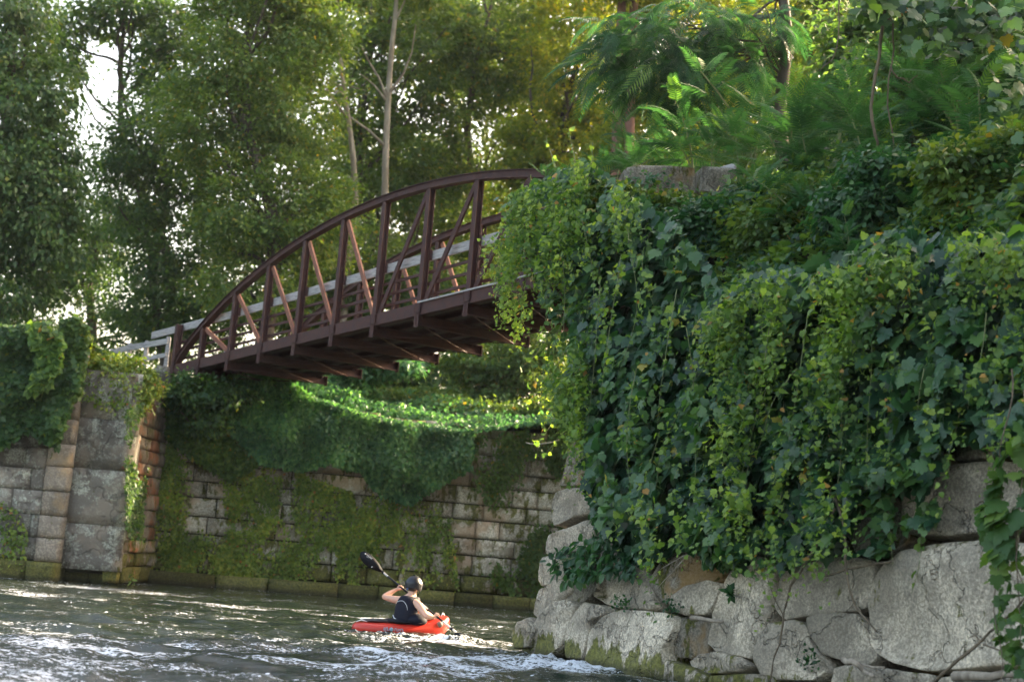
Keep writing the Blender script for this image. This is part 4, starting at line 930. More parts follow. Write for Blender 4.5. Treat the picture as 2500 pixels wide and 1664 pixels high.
vine('grapevine curtain in the middle of the pier with pale yellow-green shoots on its crest',
  [(mid, 2800, .20, (.0, .7))], [(mid, 1500, .13, (.4, .95)), (midfr, 500, .11, (.6, 1.0))],
  [(midfr, 1500, .065, (.7, 1.15)), (mid, 900, .06, (.8, 1.1)), ([(1720, 790), (1800, 690), (1990, 650), (2040, 700), (1900, 780), (1760, 860)], 1200, .065, (.8, 1.2))],
  [(1850, 760, 1870, 1000, 1.), (1900, 780, 1800, 1180, 1.), (1950, 900, 1820, 1120, 1.), (1960, 760, 1940, 1080, 1.), (2000, 1000, 1960, 1350, .7), (1830, 1100, 1790, 1420, .6), (1780, 800, 1700, 930, .9), (1900, 1180, 1880, 1400, .5)],
  (1850, 700))
right = [(2020, 660), (2100, 600), (2200, 560), (2320, 590), (2540, 560), (2540, 1020), (2440, 1060), (2380, 1020), (2300, 1080), (2260, 1170), (2200, 1180), (2120, 1150), (2080, 1260), (2010, 1320), (1980, 1200), (2000, 1000), (2030, 850)]
rightfr = [(2020, 660), (2100, 590), (2250, 560), (2300, 620), (2150, 700), (2060, 800), (2040, 1000), (2010, 1180), (1970, 1100), (2000, 900)]
vine('large-leaved grapevine covering the right side of the pier below the sumac slope',
  [(right, 2600, .23, (.0, .7))], [(right, 1000, .14, (.4, .95)), (rightfr, 500, .11, (.5, 1.))],
  [(rightfr, 1000, .06, (.7, 1.1)), (right, 900, .06, (.7, 1.0)), ([(2020, 650), (2150, 590), (2300, 570), (2540, 560), (2540, 640), (2200, 660), (2050, 730)], 1300, .065, (.7, 1.1))],
  [(2120, 760, 2110, 1200, .9), (2260, 900, 2240, 1120, .8), (2330, 880, 2330, 1190, .7), (2400, 760, 2380, 1000, .8), (2060, 900, 2010, 1300, .8), (2150, 1100, 2180, 1380, .4), (2240, 1150, 2230, 1450, .35)],
  (2250, 620))
# sparse hanging tips below the curtain
tipsp = [(1700, 1290), (1990, 1290), (2100, 1200), (2300, 1100), (2420, 1080), (2380, 1200), (2200, 1330), (2000, 1400), (1850, 1400), (1700, 1380)]
o, _ = drape('grapevine', tipsp, 230, .11, LM['grape'], on_pier, (.3, .5), kind='grape', v0=.6, clumps=40); tag(o, 'scattered vine leaves hanging loosely against the exposed brown stones', 'vine', GV)
# foreground strand at the right edge
FGN = PN
fg = [(2400, 1150), (2460, 1060), (2540, 1000), (2540, 1300), (2470, 1290), (2440, 1380), (2400, 1400), (2410, 1300), (2390, 1240)]
fg2 = [(2420, 1380), (2500, 1330), (2540, 1400), (2540, 1664), (2450, 1650), (2440, 1560), (2400, 1480)]
rt = tag(empty('grapevine', tuple(on_pier(2460, 1100, .9))), 'bright leafy strand hanging at the right edge before the huge cracked block', 'vine', GV)
drape('leaf_mass', fg, 75, .15, LM['young'], on_pier, (.9, 1.2), kind='grape', v0=.15, parent=rt, spread=.35)
drape('leaf_mass', fg2, 70, .10, LM['young'], on_pier, (.85, 1.15), kind='grape', v0=.2, parent=rt, spread=.5)
sts = []
for (x0, y0, x1, y1) in ((2470, 900, 2430, 1290), (2430, 1290, 2440, 1664), (2500, 950, 2480, 1664), (2470, 1250, 2510, 1500)):
    a = on_pier(x0, y0, 1.); b = on_pier(x1, y1, .95); sts.append([a+(b-a)*t+E1*.04*math.sin(t*9) for t in np.linspace(0, 1, 12)])
stemcurves('stem', sts, .009, M_twig, rt)
sg1 = tag(empty('leafy_sprig', tuple(on_pier(1400, 1330, .3))), 'drooping green sprig overhanging the water at the left corner of the pier', 'plant')
drape('leaf_mass', [(1330, 1370), (1380, 1330), (1470, 1300), (1540, 1340), (1560, 1400), (1480, 1400), (1440, 1420), (1370, 1420)], 330, .13, LM['sumac'], on_pier, (.25, .6), kind='oval', parent=sg1, v0=.55)
mb = MB(); 
for q in ((1560, 1310), (1520, 1290), (1500, 1330)): limb(mb, on_pier(*q, .2), on_pier(1360+rng.integers(60), 1360+rng.integers(40), .5), .008, .003)
mb.build('stem', M_gstem, sg1)
# bare stems, sticks and driftwood
def stick(label, pts, r, off, name='stick', mat=None, br=(), group=None, cat='stick'):
    q = [on_pier(x, y, off+.08*(i % 2)) for i, (x, y) in enumerate(pts)]
    Q = []
    for a, b in zip(q[:-1], q[1:]): Q += [a+(b-a)*t+rng.normal(0, .006, 3) for t in (0, .33, .66)]
    Q.append(q[-1]); mb = MB(); mb.tube(Q, [r*(1-.5*i/len(Q)) for i in range(len(Q))], 6)
    for bq in br:
        qq = [on_pier(x, y, off) for x, y in bq]; mb.tube(qq, [r*.5, r*.4, r*.25][:len(qq)] if len(qq) <= 3 else r*.4, 5)
    return tag(mb.build(name, mat or M_twig, None, True), label, cat, group)
GST = 'bare vine stems over the stones'
stick('long bare vine stem hanging past the tall tilted slab to the bottom edge', [(2040, 1240), (1990, 1340), (1930, 1430), (1912, 1500), (1905, 1570), (1885, 1620), (1880, 1664)], .016, .55, 'vine_stem', br=[[(1912, 1500), (1890, 1460), (1870, 1400)]], group=GST, cat='vine stem')
stick('bare vine stem curving down over the long block to the huge cracked block', [(2010, 1180), (2050, 1240), (2062, 1300), (2065, 1400), (2085, 1480), (2140, 1540)], .018, .5, 'vine_stem', group=GST, cat='vine stem')
stick('forked bare branch reaching from the bottom edge across the huge cracked block', [(2285, 1664), (2340, 1610), (2400, 1560), (2455, 1510), (2520, 1440)], .017, .55, 'vine_stem', br=[[(2395, 1565), (2380, 1550), (2367, 1555)], [(2400, 1572), (2450, 1590), (2490, 1625)]], group=GST, cat='vine stem')
stick('thin horizontal stick resting across the long block', [(2008, 1407), (2070, 1388), (2140, 1375), (2180, 1368)], .014, .38, cat='stick')
stick('short pale driftwood stick on the dark moss-sided square stone', [(1690, 1507), (1720, 1510), (1765, 1517)], .03, .3, mat=M_dry, cat='stick')
stick('crooked pale driftwood branch on the low stone at the bottom', [(2060, 1610), (2090, 1617), (2110, 1635), (2132, 1650)], .035, .42, mat=M_dry, name='driftwood', cat='driftwood', br=[[(2090, 1617), (2130, 1628), (2160, 1628)]])
stick('grey driftwood log lying under the huge cracked block in the bottom right', [(2330, 1650), (2420, 1650), (2520, 1638)], .05, .36, mat=M_dry, name='driftwood', cat='driftwood')
stick('fan of dry twigs below the vine skirt, above the peaked grey stone', [(1680, 1350), (1640, 1400), (1605, 1435)], .006, .5, mat=M_dry, br=[[(1675, 1352), (1625, 1380), (1610, 1390)], [(1660, 1370), (1652, 1400), (1655, 1412)], [(1670, 1356), (1610, 1390)]], cat='twigs')
stick('dead twig reaching left from the pier edge over the channel', [(1400, 1000), (1380, 1060), (1350, 1080), (1310, 1085), (1285, 1080)], .012, .3, mat=M_dry, name='twig', cat='twig', br=[[(1385, 1020), (1350, 1020), (1320, 1015)]])
# weeds in the joints
for (x, y, lab) in ((1782, 1450, 'tuft of narrow grass blades in the joint left of the tall tilted slab'), (1640, 1480, 'tuft of small ferny weeds at the foot of the peaked grey stone'), (1520, 1470, 'leafy weed sprouting above the wide moss-skirted boulder'), (1975, 1610, 'small green creeper sprig hanging by the shadowed flank of the pale stone')):
    n = 26 if 'blade' in lab else 60; p0 = on_pier(x, y, .33); pos = p0+rng.normal(0, .02 if n == 26 else .06, (n, 3)); tip = norm(rng.normal(0, .8, (n, 3))+np.array([-.2, -.2, .5])); nr = randunit(n)
    kind = 'rhomb' if n == 26 else 'oval'
    tag(leaves('weed', pos, tip, nr, rng.uniform(.06, .14, n) if n == 26 else rng.uniform(.03, .06, n), kind, LM['sumac'], None, rng.random(n)), lab, 'weed', 'weeds in the pier joints')

# ================================================================ slope above: ground cover, sumacs
def bankpos(n, s0, s1, t0, t1):
    s = rng.uniform(s0, s1, n); t = rng.uniform(t0, t1, n); return s, t
def bankcover(name, label, n, s0, s1, t0, t1, size, mat, kind, lift):
    s, t = bankpos(n, s0, s1, t0, t1); zt = ztop(s); base = B0+E1*s[:, None]+N1*(t+BAT*zt*.95)[:, None]; z = zbank(s, t)
    lump = np.array([mnoise.noise(Vector((a*.9, b*.9, 3))) for a, b in zip(s, t)])
    base[:, 2] = z+lift*np.clip(.55+lump, .1, 1.5)*rng.random(n)**.4
    tip = norm(-N1*.5+np.array([0, 0, -.35])+rng.normal(0, .6, (n, 3))); nr = norm(-N1*.5+np.array([0, 0, 1.])+rng.normal(0, .4, (n, 3)))
    return tag(leaves(name, base, tip, nr, size*rng.uniform(.6, 1.4, n), kind, mat, None, np.clip(rng.normal(.5, .25, n)+lump*.35, 0, 1)), label, 'ground cover', kind='stuff')
bankcover('slope_undergrowth', 'mixed green undergrowth covering the slope above the near pier', 40000, .2, 12, -.1, 9, .085, LM['sumac'], 'oval', .85)
bankcover('slope_weeds', 'paler heart-shaped weeds scattered over the slope above the near pier', 9000, .5, 12, .2, 7, .09, LM['mid'], 'heart', 1.0)
bankcover('slope_vines', 'light green vine leaves running over the lower edge of the slope', 9000, 1.2, 10, -.3, 1.8, .10, LM['young'], 'grape', .65)

FR = [tmpl_frond(13, 1., .7, .21, 1), tmpl_frond(12, 1., 1.1, .22, 2), tmpl_frond(14, 1., .45, .19, 3)]
def make_sumac(seed, nf=16, h=1.6, fl=.75):
    """returns list of meshes (fronds, stem) in local space"""
    rr = np.random.default_rng(seed); Vs, Ts, vs = [], [], []; b = 0; mb = MB(); nst = 2+seed % 2
    for st in range(nst):
        lean = rr.normal(0, .22, 2); hh = h*(1-.22*st); top = np.array([lean[0]*hh, lean[1]*hh, hh])
        path = [np.array([lean[0]*hh*t*t, lean[1]*hh*t*t, hh*t]) for t in np.linspace(0, 1, 7)]
        mb.tube(path, [.022-.002*i for i in range(7)], 6, False)
        for f in range(nf//nst+6):
            tV, tT = FR[rr.integers(3)]; az = f*2.4+rr.normal(0, .3); u = rr.random()**.6; el = .15+.9*u; p = path[0]+(path[-1]-path[0])*(.35+.65*u); L = fl*rr.uniform(.7, 1.15)*(1-.25*u)
            y = np.array([math.cos(az)*math.cos(el), math.sin(az)*math.cos(el), math.sin(el)]); x = np.cross(y, (0, 0, 1.)); x /= np.linalg.norm(x); z = np.cross(x, y)
            Vs.append(p+L*(tV[:, :1]*x+tV[:, 1:2]*y+tV[:, 2:]*z)); Ts.append(tT+b); b += len(tV); vs.append(np.full(len(tV), np.clip(.35+.5*u+rr.normal(0, .12), 0, 1)))
    return arrmesh('fronds', np.concatenate(Vs), np.concatenate(Ts), {'v': np.concatenate(vs)}), mb
protos = []
spots = [
 (1560, 330, 24, 1.1, 0.9, 'sumac reaching left into the golden gap'),
 (1990, 380, 19.0, 1.1, 2.2, 'sumac tangled behind the curled end of the thick liana'),
 (2200, 470, 16.6, 0.8, 3.1, 'low sumac right of the liana ends, in deep shade'),
 (2350, 180, 18.5, 1.2, 1.1, 'sumac near the top right under the hanging grape leaves'),
 (1740, 350, 21.6, 0.8, 4.4, 'half-size sumac leaning over the gap between the parapet blocks'),
 (2180, 250, 19.2, 1.1, 0.2, 'sumac with its crown level with the looping liana'),
 (2450, 180, 17.5, 1.0, 5.1, 'sumac high at the right edge'),
  # (px, py of base, Y, scale, rot, label)
 (1810, 350, 20.8, 1.05, 0.2, 'sumac with a star of arching fronds above the right parapet block'),
 (1610, 360, 22.8, 1.1, 1.0, 'leftmost sumac, standing over the left parapet block'),
 (1700, 300, 22.5, 1.1, 2.0, 'sumac between the two parapet sumacs, slightly behind'),
 (1930, 330, 19.5, 1.2, 3.0, 'sumac left of the hanging bare lianas'),
 (2000, 480, 17.8, .9, 4.0, 'low sumac at the foot of the lianas'),
 (1900, 520, 18.3, .7, 5.0, 'small sumac in the middle of the slope'),
 (2130, 330, 18.0, 1.25, .7, 'tall sumac with a pale stem, right of the hanging lianas'),
 (2280, 380, 17.0, 1.1, 1.7, 'sumac on the upper right slope beneath the grape canopy'),
 (2400, 300, 17.0, 1.2, 2.7, 'tall sumac near the right edge'),
 (2480, 420, 15.5, 1.0, 3.7, 'sumac at the right edge, lower one'),
 (1850, 260, 22.5, 1.3, 4.7, 'sumac high behind, left of the slim dark trunk'),
 (2050, 220, 21.0, 1.3, 5.7, 'sumac high behind the lianas'),
 (2250, 220, 19.5, 1.3, .4, 'sumac at the top of the slope, right'),
 (1510, 380, 23.5, .9, 1.4, 'small sumac tuft at the left end of the slope above the hump'),
 (2080, 560, 15.8, .5, 2.4, 'little fern-like sumac shoot rising from the vine crest'),
 (1830, 470, 19.6, .7, 3.3, 'low sumac in front of the right parapet block'),
 (1400, 440, 22.0, .6, 3.9, 'young shoot poking from the vine hump by the bridge'),
]
GSM = 'sumac shrubs on the slope'
for i in range(3):
    root = empty('sumac_shrub'); me, mb = make_sumac(11+i, 20, 1.35, .78)
    link('fronds', me, LM['sumac'], root); mb.build('stem', M_gstem, root, True); protos.append(root)
used = set()
for i, (px, py, Y, sc, rot, lab) in enumerate(spots):
    pr = i % 3; o = protos[pr] if pr not in used else copy_tree(protos[pr]); used.add(pr)
    c = P(px, py, Y); o.location = (c[0], c[1], c[2]-.95*sc); sc *= .88; o.scale = (sc,)*3; o.rotation_euler = (0, 0, rot); tag(o, lab, 'shrub', GSM)
    for ch in o.children: ch.matrix_parent_inverse = Matrix.Identity(4)

# compound-leaved tree over the landing and dark trees behind the slope
def fronds_in(blobs, n, L, mat, root, droop=.4):
    B = np.array([b[:3] for b in blobs]); Rr = np.array([b[3:6] for b in blobs]); pr = Rr.prod(1)**(2/3); pr /= pr.sum(); ib = rng.choice(len(B), n, p=pr); d = randunit(n)
    pos = B[ib]+d*Rr[ib]*(rng.random(n)**.4)[:, None]; tip = norm(d*np.array([1, 1, .3])+np.array([-.3, -.3, -droop])+rng.normal(0, .4, (n, 3))); nr = norm(np.array([-.2, -.4, 1.])+rng.normal(0, .3, (n, 3)))
    leaves('crown', pos, tip, nr, L*rng.uniform(.7, 1.3, n), FR[1], mat, root, rng.random(n)); return pos
def blobpx(lst, Y): k = Y/F; return [(*P(x, y, Y), rx*k, rx*k, ry*k) for x, y, rx, ry in lst]
AT = tag(empty('ailanthus_tree', tuple(P(1915, 330, 25))), 'tree with long compound leaves and a slim dark trunk, arching left above the sumacs', 'tree', 'trees on the right bank')
bl = blobpx([(1560, 110, 130, 70), (1700, 60, 150, 60), (1620, 200, 130, 60), (1750, 170, 120, 70), (1480, 170, 60, 50), (1850, 60, 100, 60), (1500, 60, 60, 40)], 25)
pos = fronds_in(bl, 620, .62, LM['sumac'], AT); mb = MB()
tp = limb(mb, P(1915, 400, 25), P(1900, -120, 25), .14, .08, .3, 10, 8)
for i in range(16): limb(mb, tp[rng.integers(3, 9)], pos[rng.integers(len(pos))], .03, .008, .6, 6, 5)
mb.build('trunk', M_bark, AT, True)
def rtree(label, px, Y, blobs, n, size, mat, bz, kind='oval', tr=.2, name='leafy_tree'):
    bl = blobpx(blobs, Y); c = P(px, 300, Y); root = tag(empty(name, (c[0], Y, bz)), label, 'tree', 'trees on the right bank')
    p, tip, nr, sz, v, cc = crown_leaves(bl, n, size, .5, .4, .6, 60, kind, .5); leaves('crown', p, tip, nr, sz, kind, mat, root, v)
    mb = MB(); tp = limb(mb, (c[0], Y, bz), (bl[0][0], Y, bl[0][2]+bl[0][5]), tr, tr*.4, .4, 10, 8)
    for i in range(14): limb(mb, tp[rng.integers(3, 10)], cc[rng.integers(len(cc))], .05, .012, .6, 6, 5)
    mb.build('trunk', M_bark, root, True)
rtree('dark leafy tree filling the top right corner behind the sumacs', 2420, 24, [(2400, 60, 200, 150), (2250, 180, 150, 120), (2480, 280, 160, 150), (2560, -60, 200, 150), (2200, 340, 130, 90)], 26000, .15, LM['dark'], 7.3)
rtree('shaded leafy tree behind the hanging lianas', 2120, 28, [(2100, 120, 120, 130), (2130, 300, 130, 110), (2000, 340, 110, 80)], 11000, .15, LM['dark'], 7.3)
rtree('broad dark tree added mostly beyond the right edge to shade the sumac slope', 2760, 21, [(2740, -150, 260, 240), (2620, 100, 170, 170), (2760, 250, 220, 200), (2900, 0, 250, 250), (2700, -400, 300, 220)], 30000, .15, LM['dark'], 7.5, tr=.28)  # added tree, mostly out of view, that keeps the sumacs in shade
GB2 = 'bushes on the right bank between the vine crest and the sumacs'
bush('green bush behind the vine hump, hiding the right end of the bridge', 20.3, [(1590, 530, 100, 60), (1500, 490, 60, 45), (1670, 520, 60, 40)], 7500, .085, LM['mid'], 40, group=GB2, clump=.22)
bush('low leafy bush in front of the right parapet block', 19.2, [(1740, 570, 100, 75), (1830, 520, 70, 50)], 7000, .085, LM['sumac'], 40, group=GB2, clump=.22)
bush('leafy bush on the slope, middle, below the lianas', 18.2, [(1900, 560, 110, 70), (1980, 500, 90, 60)], 7500, .085, LM['mid'], 40, group=GB2, clump=.22)
bush('tangled bush on the slope at right, beneath the tall pale-stemmed sumac', 16.8, [(2100, 520, 110, 60), (2230, 470, 100, 70), (2150, 430, 80, 50)], 8000, .085, LM['sumac'], 40, group=GB2, clump=.22)
bush('bush at the right edge of the slope, under the dark boughs', 15.6, [(2400, 470, 130, 80), (2480, 380, 80, 70), (2330, 400, 80, 60)], 8000, .09, LM['mid'], 40, group=GB2, clump=.24)
# grapevine in the top right canopy, with lianas
cn = np.array([.1, -1, .1]); rt = tag(empty('grapevine', tuple(P(2300, 0, 17.5))), 'grape leaves hanging in from the top right corner', 'vine', GV)
def cloud(px0, px1, py0, py1, Y, n, size, mat, parent, kind='grape', dy=.5, v0=.5, name='leaf_mass'):
    pos = np.array([P(a, b, Y+rng.normal(0, dy)) for a, b in zip(rng.uniform(px0, px1, n), rng.uniform(py0, py1, n))]); tip, nr = hangs(n, np.array([-.2, -1., .2]), .7, .5)
    leaves(name, pos, tip, nr, size*rng.uniform(.6, 1.4, n), kind, mat, parent, np.clip(rng.normal(v0, .25, n), 0, 1))
cloud(2120, 2560, -60, 60, 17.5, 520, .16, LM['grape'], rt, v0=.75); cloud(2200, 2540, 40, 140, 17.5, 260, .13, LM['grape'], rt, v0=.8); cloud(2080, 2200, -60, 40, 17.5, 160, .15, LM['young'], rt, v0=.2); cloud(2420, 2540, 120, 420, 16.5, 160, .15, LM['grape'], rt, v0=.85)
for lab, pth, r_ in (('thick bare liana hanging from the top and curling at its end', [(2158, -40), (2158, 30), (2150, 100), (2138, 180), (2128, 260), (2136, 330), (2142, 362)], .028),
                     ('thinner knotted liana hanging just right of the thick one', [(2160, 40), (2180, 60), (2182, 120), (2170, 190), (2168, 260), (2180, 330), (2186, 400)], .015),
                     ('looping liana strand crossing right of the other two', [(2172, 160), (2190, 190), (2220, 200), (2240, 185)], .012),
                     ('long thin liana hanging over the golden tree', [(2050, -20), (2048, 60), (2045, 120), (2030, 150), (2000, 175)], .010)):
    mb = MB(); q = [P(x, y, 17.2+.05*i) for i, (x, y) in enumerate(pth)]; Q = []
    for a, b in zip(q[:-1], q[1:]): Q += [a+(b-a)*t+rng.normal(0, .008, 3) for t in (0, .5)]
    Q.append(q[-1]); mb.tube(Q, [r_*(1-.4*i/len(Q)) for i in range(len(Q))], 6); tag(mb.build('liana', M_twig, None, True), lab, 'vine stem', 'lianas hanging at the upper right')

# ================================================================ kayak, paddle, kayaker
M_red = simple('red_plastic', (.50, .024, .012), .32, 0, .5, .05, 30, .35, (.42, .03, .015))
M_blk = simple('black_shell', (.005, .006, .011), .6, 0, .2, .05, 40, .2)
M_vest = simple('navy_fabric', (.006, .007, .016), .75, 0, .2, .4, 60, .5, (.012, .013, .024))
M_skin = simple('skin', (.56, .33, .24), .5, 0, .4, .1, 25, .3, (.46, .25, .18))
M_alu = simple('aluminium_shaft', (.5, .5, .5), .4, .2, .5)
M_white = simple('white_mark', (.75, .77, .8), .5)
M_yel = simple('yellow_mark', (.85, .65, .03), .5)
M_oran = simple('orange_mark', (.8, .2, .02), .5)
M_blue = simple('blue_mark', (.25, .38, .5), .5)
M_grey = simple('grey_mark', (.14, .16, .16), .6, 0, .3, .1, 60, .9, (.4, .2, .15))
KC = P(978, 1540, 22.35); KC[2] = 0.02
hd = R(28); KF = Vector((math.cos(hd), math.sin(hd), 0)); KLf = Vector((-math.sin(hd), math.cos(hd), 0))   # forward and left (away)
KR = Vector((*KC, )); KY = tag(empty('kayak', tuple(KC)), 'short red whitewater kayak with an upturned bow in the churned water', 'kayak')
def K(x, y, z): return KR+KF*x*.87+KLf*y+Vector((0, 0, z))
def hull():
    xs = [-.92, -.88, -.78, -.6, -.4, -.2, 0, .2, .4, .55, .68, .8, .88, .93]
    wd = [.03, .12, .2, .26, .3, .33, .34, .33, .31, .28, .24, .19, .12, .03]
    bot = [.0, -.05, -.07, -.09, -.10, -.11, -.11, -.11, -.10, -.08, -.05, .0, .07, .17]
    top = [.05, .11, .13, .14, .145, .145, .15, .17, .20, .24, .27, .29, .29, .24]
    V, T = [], []; n = 20
    for x, w_, b, t in zip(xs, wd, bot, top):
        m_ = b+(t-b)*.52
        for j in range(n):
            a = 2*math.pi*j/n; c, s_ = math.cos(a), math.sin(a); yy = w_*(abs(c)**.75)*(1 if c >= 0 else -1)
            zz = m_+((t-m_)*abs(s_)**.8 if s_ >= 0 else -(m_-b)*abs(s_)**.6); V.append(tuple(K(x, yy, zz)))
    for i in range(len(xs)-1):
        for j in range(n): T.append((i*n+j, i*n+(j+1) % n, (i+1)*n+(j+1) % n, (i+1)*n+j))
    mb = MB(); mb.add(V, T+[tuple(range(n)), tuple((len(xs)-1)*n+j for j in range(n-1, -1, -1))])
    o = mb.build('hull', M_red, KY, True); s = o.modifiers.new('s', 'SUBSURF'); s.levels = s.render_levels = 2; return o
hull()
mb = MB(); mb.tube([K(-.86, 0, .125), K(-.8, -.06, .16), K(-.7, -.09, .14)], .008, 6); mb.build('grab_handle', M_white, KY, True)
mb = MB(); mb.tube([K(.74, -.06, .28), K(.79, -.02, .325), K(.85, .03, .295)], .009, 6); mb.build('grab_handle', M_white, KY, True)
def blob(name, c, rx, ry, rz, mat, parent, seg=16, axes=None, sub=False):
    bm = bmesh.new(); bmesh.ops.create_uvsphere(bm, u_segments=seg, v_segments=seg//2+2, radius=1)
    ax, ay, az = axes or (KF, KLf, Vector((0, 0, 1)))
    for v_ in bm.verts: v_.co = Vector(c)+ax*v_.co.x*rx+ay*v_.co.y*ry+az*v_.co.z*rz
    me = bpy.data.meshes.new(name); bm.to_mesh(me); bm.free()
    for p_ in me.polygons: p_.use_smooth = True
    return link(name, me, mat, parent)
o = blob('rear_pad', K(-.47, -.02, .16), .27, .13, .03, simple('grey_pad', (.035, .035, .045), .45), KY)
blob('cockpit_rim', K(.0, 0, .165), .33, .25, .045, M_blk, KY, 24)
blob('spray_deck', K(.2, -.1, .20), .19, .22, .11, M_vest, KY, 24)
# lettering on the side: short blue and pale strokes around a round emblem
def sidemark(x, z, w_, h_, mat, yo=-.0, mb=None):
    yy = np.interp(x, [-.6, -.4, -.2, 0, .4, .55, .68, .8], [-.262, -.302, -.332, -.342, -.312, -.283, -.243, -.193])+yo
    mb.beam(K(x-w_/2, yy, z), K(x+w_/2, yy, z), .006, h_)
mb = MB()
for i, x in enumerate((-.47, -.44, -.41)): sidemark(x, .06, .014, .045, None, -.004, mb); sidemark(x+.012, .078 if i % 2 else .042, .02, .01, None, -.004, mb)
for i, x in enumerate((-.28, -.245, -.21, -.175, -.14)): sidemark(x, .055, .010, .04, None, -.003, mb); sidemark(x+.012, (.072, .038, .055, .072, .038)[i], .02, .01, None, -.003, mb)
mb.build('lettering', M_blue, KY)
blob('emblem', K(-.345, -.318, .055), .035, .012, .03, M_blue, KY, 12)
blob('worn_decal', K(.62, -.24, .16), .055, .03, .05, M_grey, KY, 12)
blob('orange_block', K(.32, -.02, .33), .05, .04, .035, M_oran, KY, 10)

PE = tag(empty('person', tuple(K(0, 0, .2))), 'kayaker seen from behind in a black helmet and navy life vest, mid-stroke', 'person')
def J(px, py, Y): return Vector(P(px, py, Y))
def skin_mesh(name, verts, edges, mat, parent, root=0, sub=2):
    me = bpy.data.meshes.new(name); me.from_pydata([tuple(v[0]) for v in verts], edges, []); me.update()
    o = link(name, me, mat, parent); m = o.modifiers.new('skin', 'SKIN'); m.use_smooth_shade = True
    for i, v in enumerate(verts):
        r_ = v[1]; me.skin_vertices[0].data[i].radius = (r_ if isinstance(r_, tuple) else (r_, r_)); me.skin_vertices[0].data[i].use_root = (i == root)
    s = o.modifiers.new('s', 'SUBSURF'); s.levels = s.render_levels = sub
    bpy.context.view_layer.update(); dg = bpy.context.evaluated_depsgraph_get(); m2 = bpy.data.meshes.new_from_object(o.evaluated_get(dg)); o.modifiers.clear(); o.data = m2
    if not m2.materials: m2.materials.append(mat)
    for p_ in m2.polygons: p_.use_smooth = True
    return o
hip = J(990, 1527, 22.30); wst = J(988, 1508, 22.32); chs = J(993, 1484, 22.36); uch = J(999, 1466, 22.42); nk = J(1005, 1452, 22.44); hb = J(1008, 1441, 22.46); hc = J(1010, 1430, 22.48)
ls = J(966, 1463, 22.50); le = J(936, 1456, 22.72); lw = J(968, 1438, 22.90); rs = J(1021, 1475, 22.28); rx_ = J(1041, 1504, 22.08); rw = J(1057, 1506, 22.10)
kn1 = K(.40, .14, .30); kn2 = K(.40, -.12, .30); ft1 = K(.68, .08, .22); ft2 = K(.68, -.06, .22)
def mid_(a, b, t=.5): return a+(b-a)*t
LH = J(981, 1434, 22.90); RH = J(1064, 1502, 22.14)
SHd = (RH-LH).normalized()
V_ = [(hip, (.15, .12)), (wst, (.135, .105)), (chs, (.155, .115)), (uch, (.105, .075)), (nk, (.062, .06)), (hb, (.065, .07)), (hc, (.082, .09)),
      (ls, (.062, .062)), (mid_(ls, le, .5), (.055, .052)), (le, (.042, .042)), (mid_(le, lw, .35), (.045, .043)), (lw, (.028, .026)),
      (rs, (.070, .068)), (mid_(rs, rx_, .5), (.062, .058)), (rx_, (.045, .044)), (mid_(rx_, rw, .4), (.046, .044)), (rw, (.030, .027)),
      (kn1, .075), (ft1, .05), (kn2, .075), (ft2, .05), (hc+Vector((.01, .02, .07)), (.07, .075))]
Ed = [(0, 1), (1, 2), (2, 3), (3, 4), (4, 5), (5, 6), (3, 7), (7, 8), (8, 9), (9, 10), (10, 11), (3, 12), (12, 13), (13, 14), (14, 15), (15, 16), (0, 17), (17, 18), (0, 19), (19, 20), (6, 21)]
# palms and fingers belong to the same body skeleton
def addhand(widx, wristp, grip, side):
    out = (grip-wristp).normalized(); ax = SHd*side; nrm = out.cross(ax).normalized()
    palm = wristp+out*.055; V_.append((palm, (.030, .018))); pi_ = len(V_)-1; Ed.append((widx, pi_))
    for f in range(4):
        o_ = ax*((f-1.5)*.021); r_ = .0095 if f != 3 else .008; L_ = (.9, 1., .95, .8)[f]
        a = palm+o_*.8+out*.018+nrm*.012; b = palm+o_+out*.052*L_+nrm*.022; c = palm+o_+out*.060*L_-nrm*.012; d = palm+o_+out*.030-nrm*.024
        base = len(V_)
        for q, rr in ((a, r_*1.15), (b, r_), (c, r_*.95), (d, r_*.85)): V_.append((q, rr))
        Ed.extend([(pi_, base), (base, base+1), (base+1, base+2), (base+2, base+3)])
    t1 = palm-out*.02-ax*.035-nrm*.008; t2 = palm+out*.015-ax*.045-nrm*.024; t3 = palm+out*.04-ax*.03-nrm*.03; base = len(V_)
    for q, rr in ((t1, .013), (t2, .011), (t3, .009)): V_.append((q, rr))
    Ed.extend([(pi_, base), (base, base+1), (base+1, base+2)])
addhand(11, lw, LH, 1); addhand(16, rw, RH, -1)
skin_mesh('body', V_, Ed, M_skin, PE)
# face details and ear, mostly hidden under the helmet, turned away
hf = Vector((.62, .75, -.12)).normalized(); hr_ = hf.cross(Vector((0, 0, 1))).normalized(); hu = hr_.cross(hf)
blob('nose', hc+hf*.105-hu*.02, .014, .018, .024, M_skin, PE, 10, (hr_, hf, hu)); blob('mouth', hc+hf*.092-hu*.058, .024, .008, .006, simple('lips', (.4, .16, .13), .5), PE, 10, (hr_, hf, hu))
for s_ in (-1, 1):
    blob('eye', hc+hf*.09+hr_*.032*s_, .014, .008, .008, M_white, PE, 10, (hr_, hf, hu)); blob('ear', hc+hr_*.092*s_-hf*.01-hu*.012, .012, .022, .034, M_skin, PE, 10, (hr_, hf, hu))
blob('hair', hb+Vector((-.01, -.03, .03)), .072, .06, .05, simple('dark_hair', (.03, .02, .015), .8), PE, 14, (hr_, hf, hu))
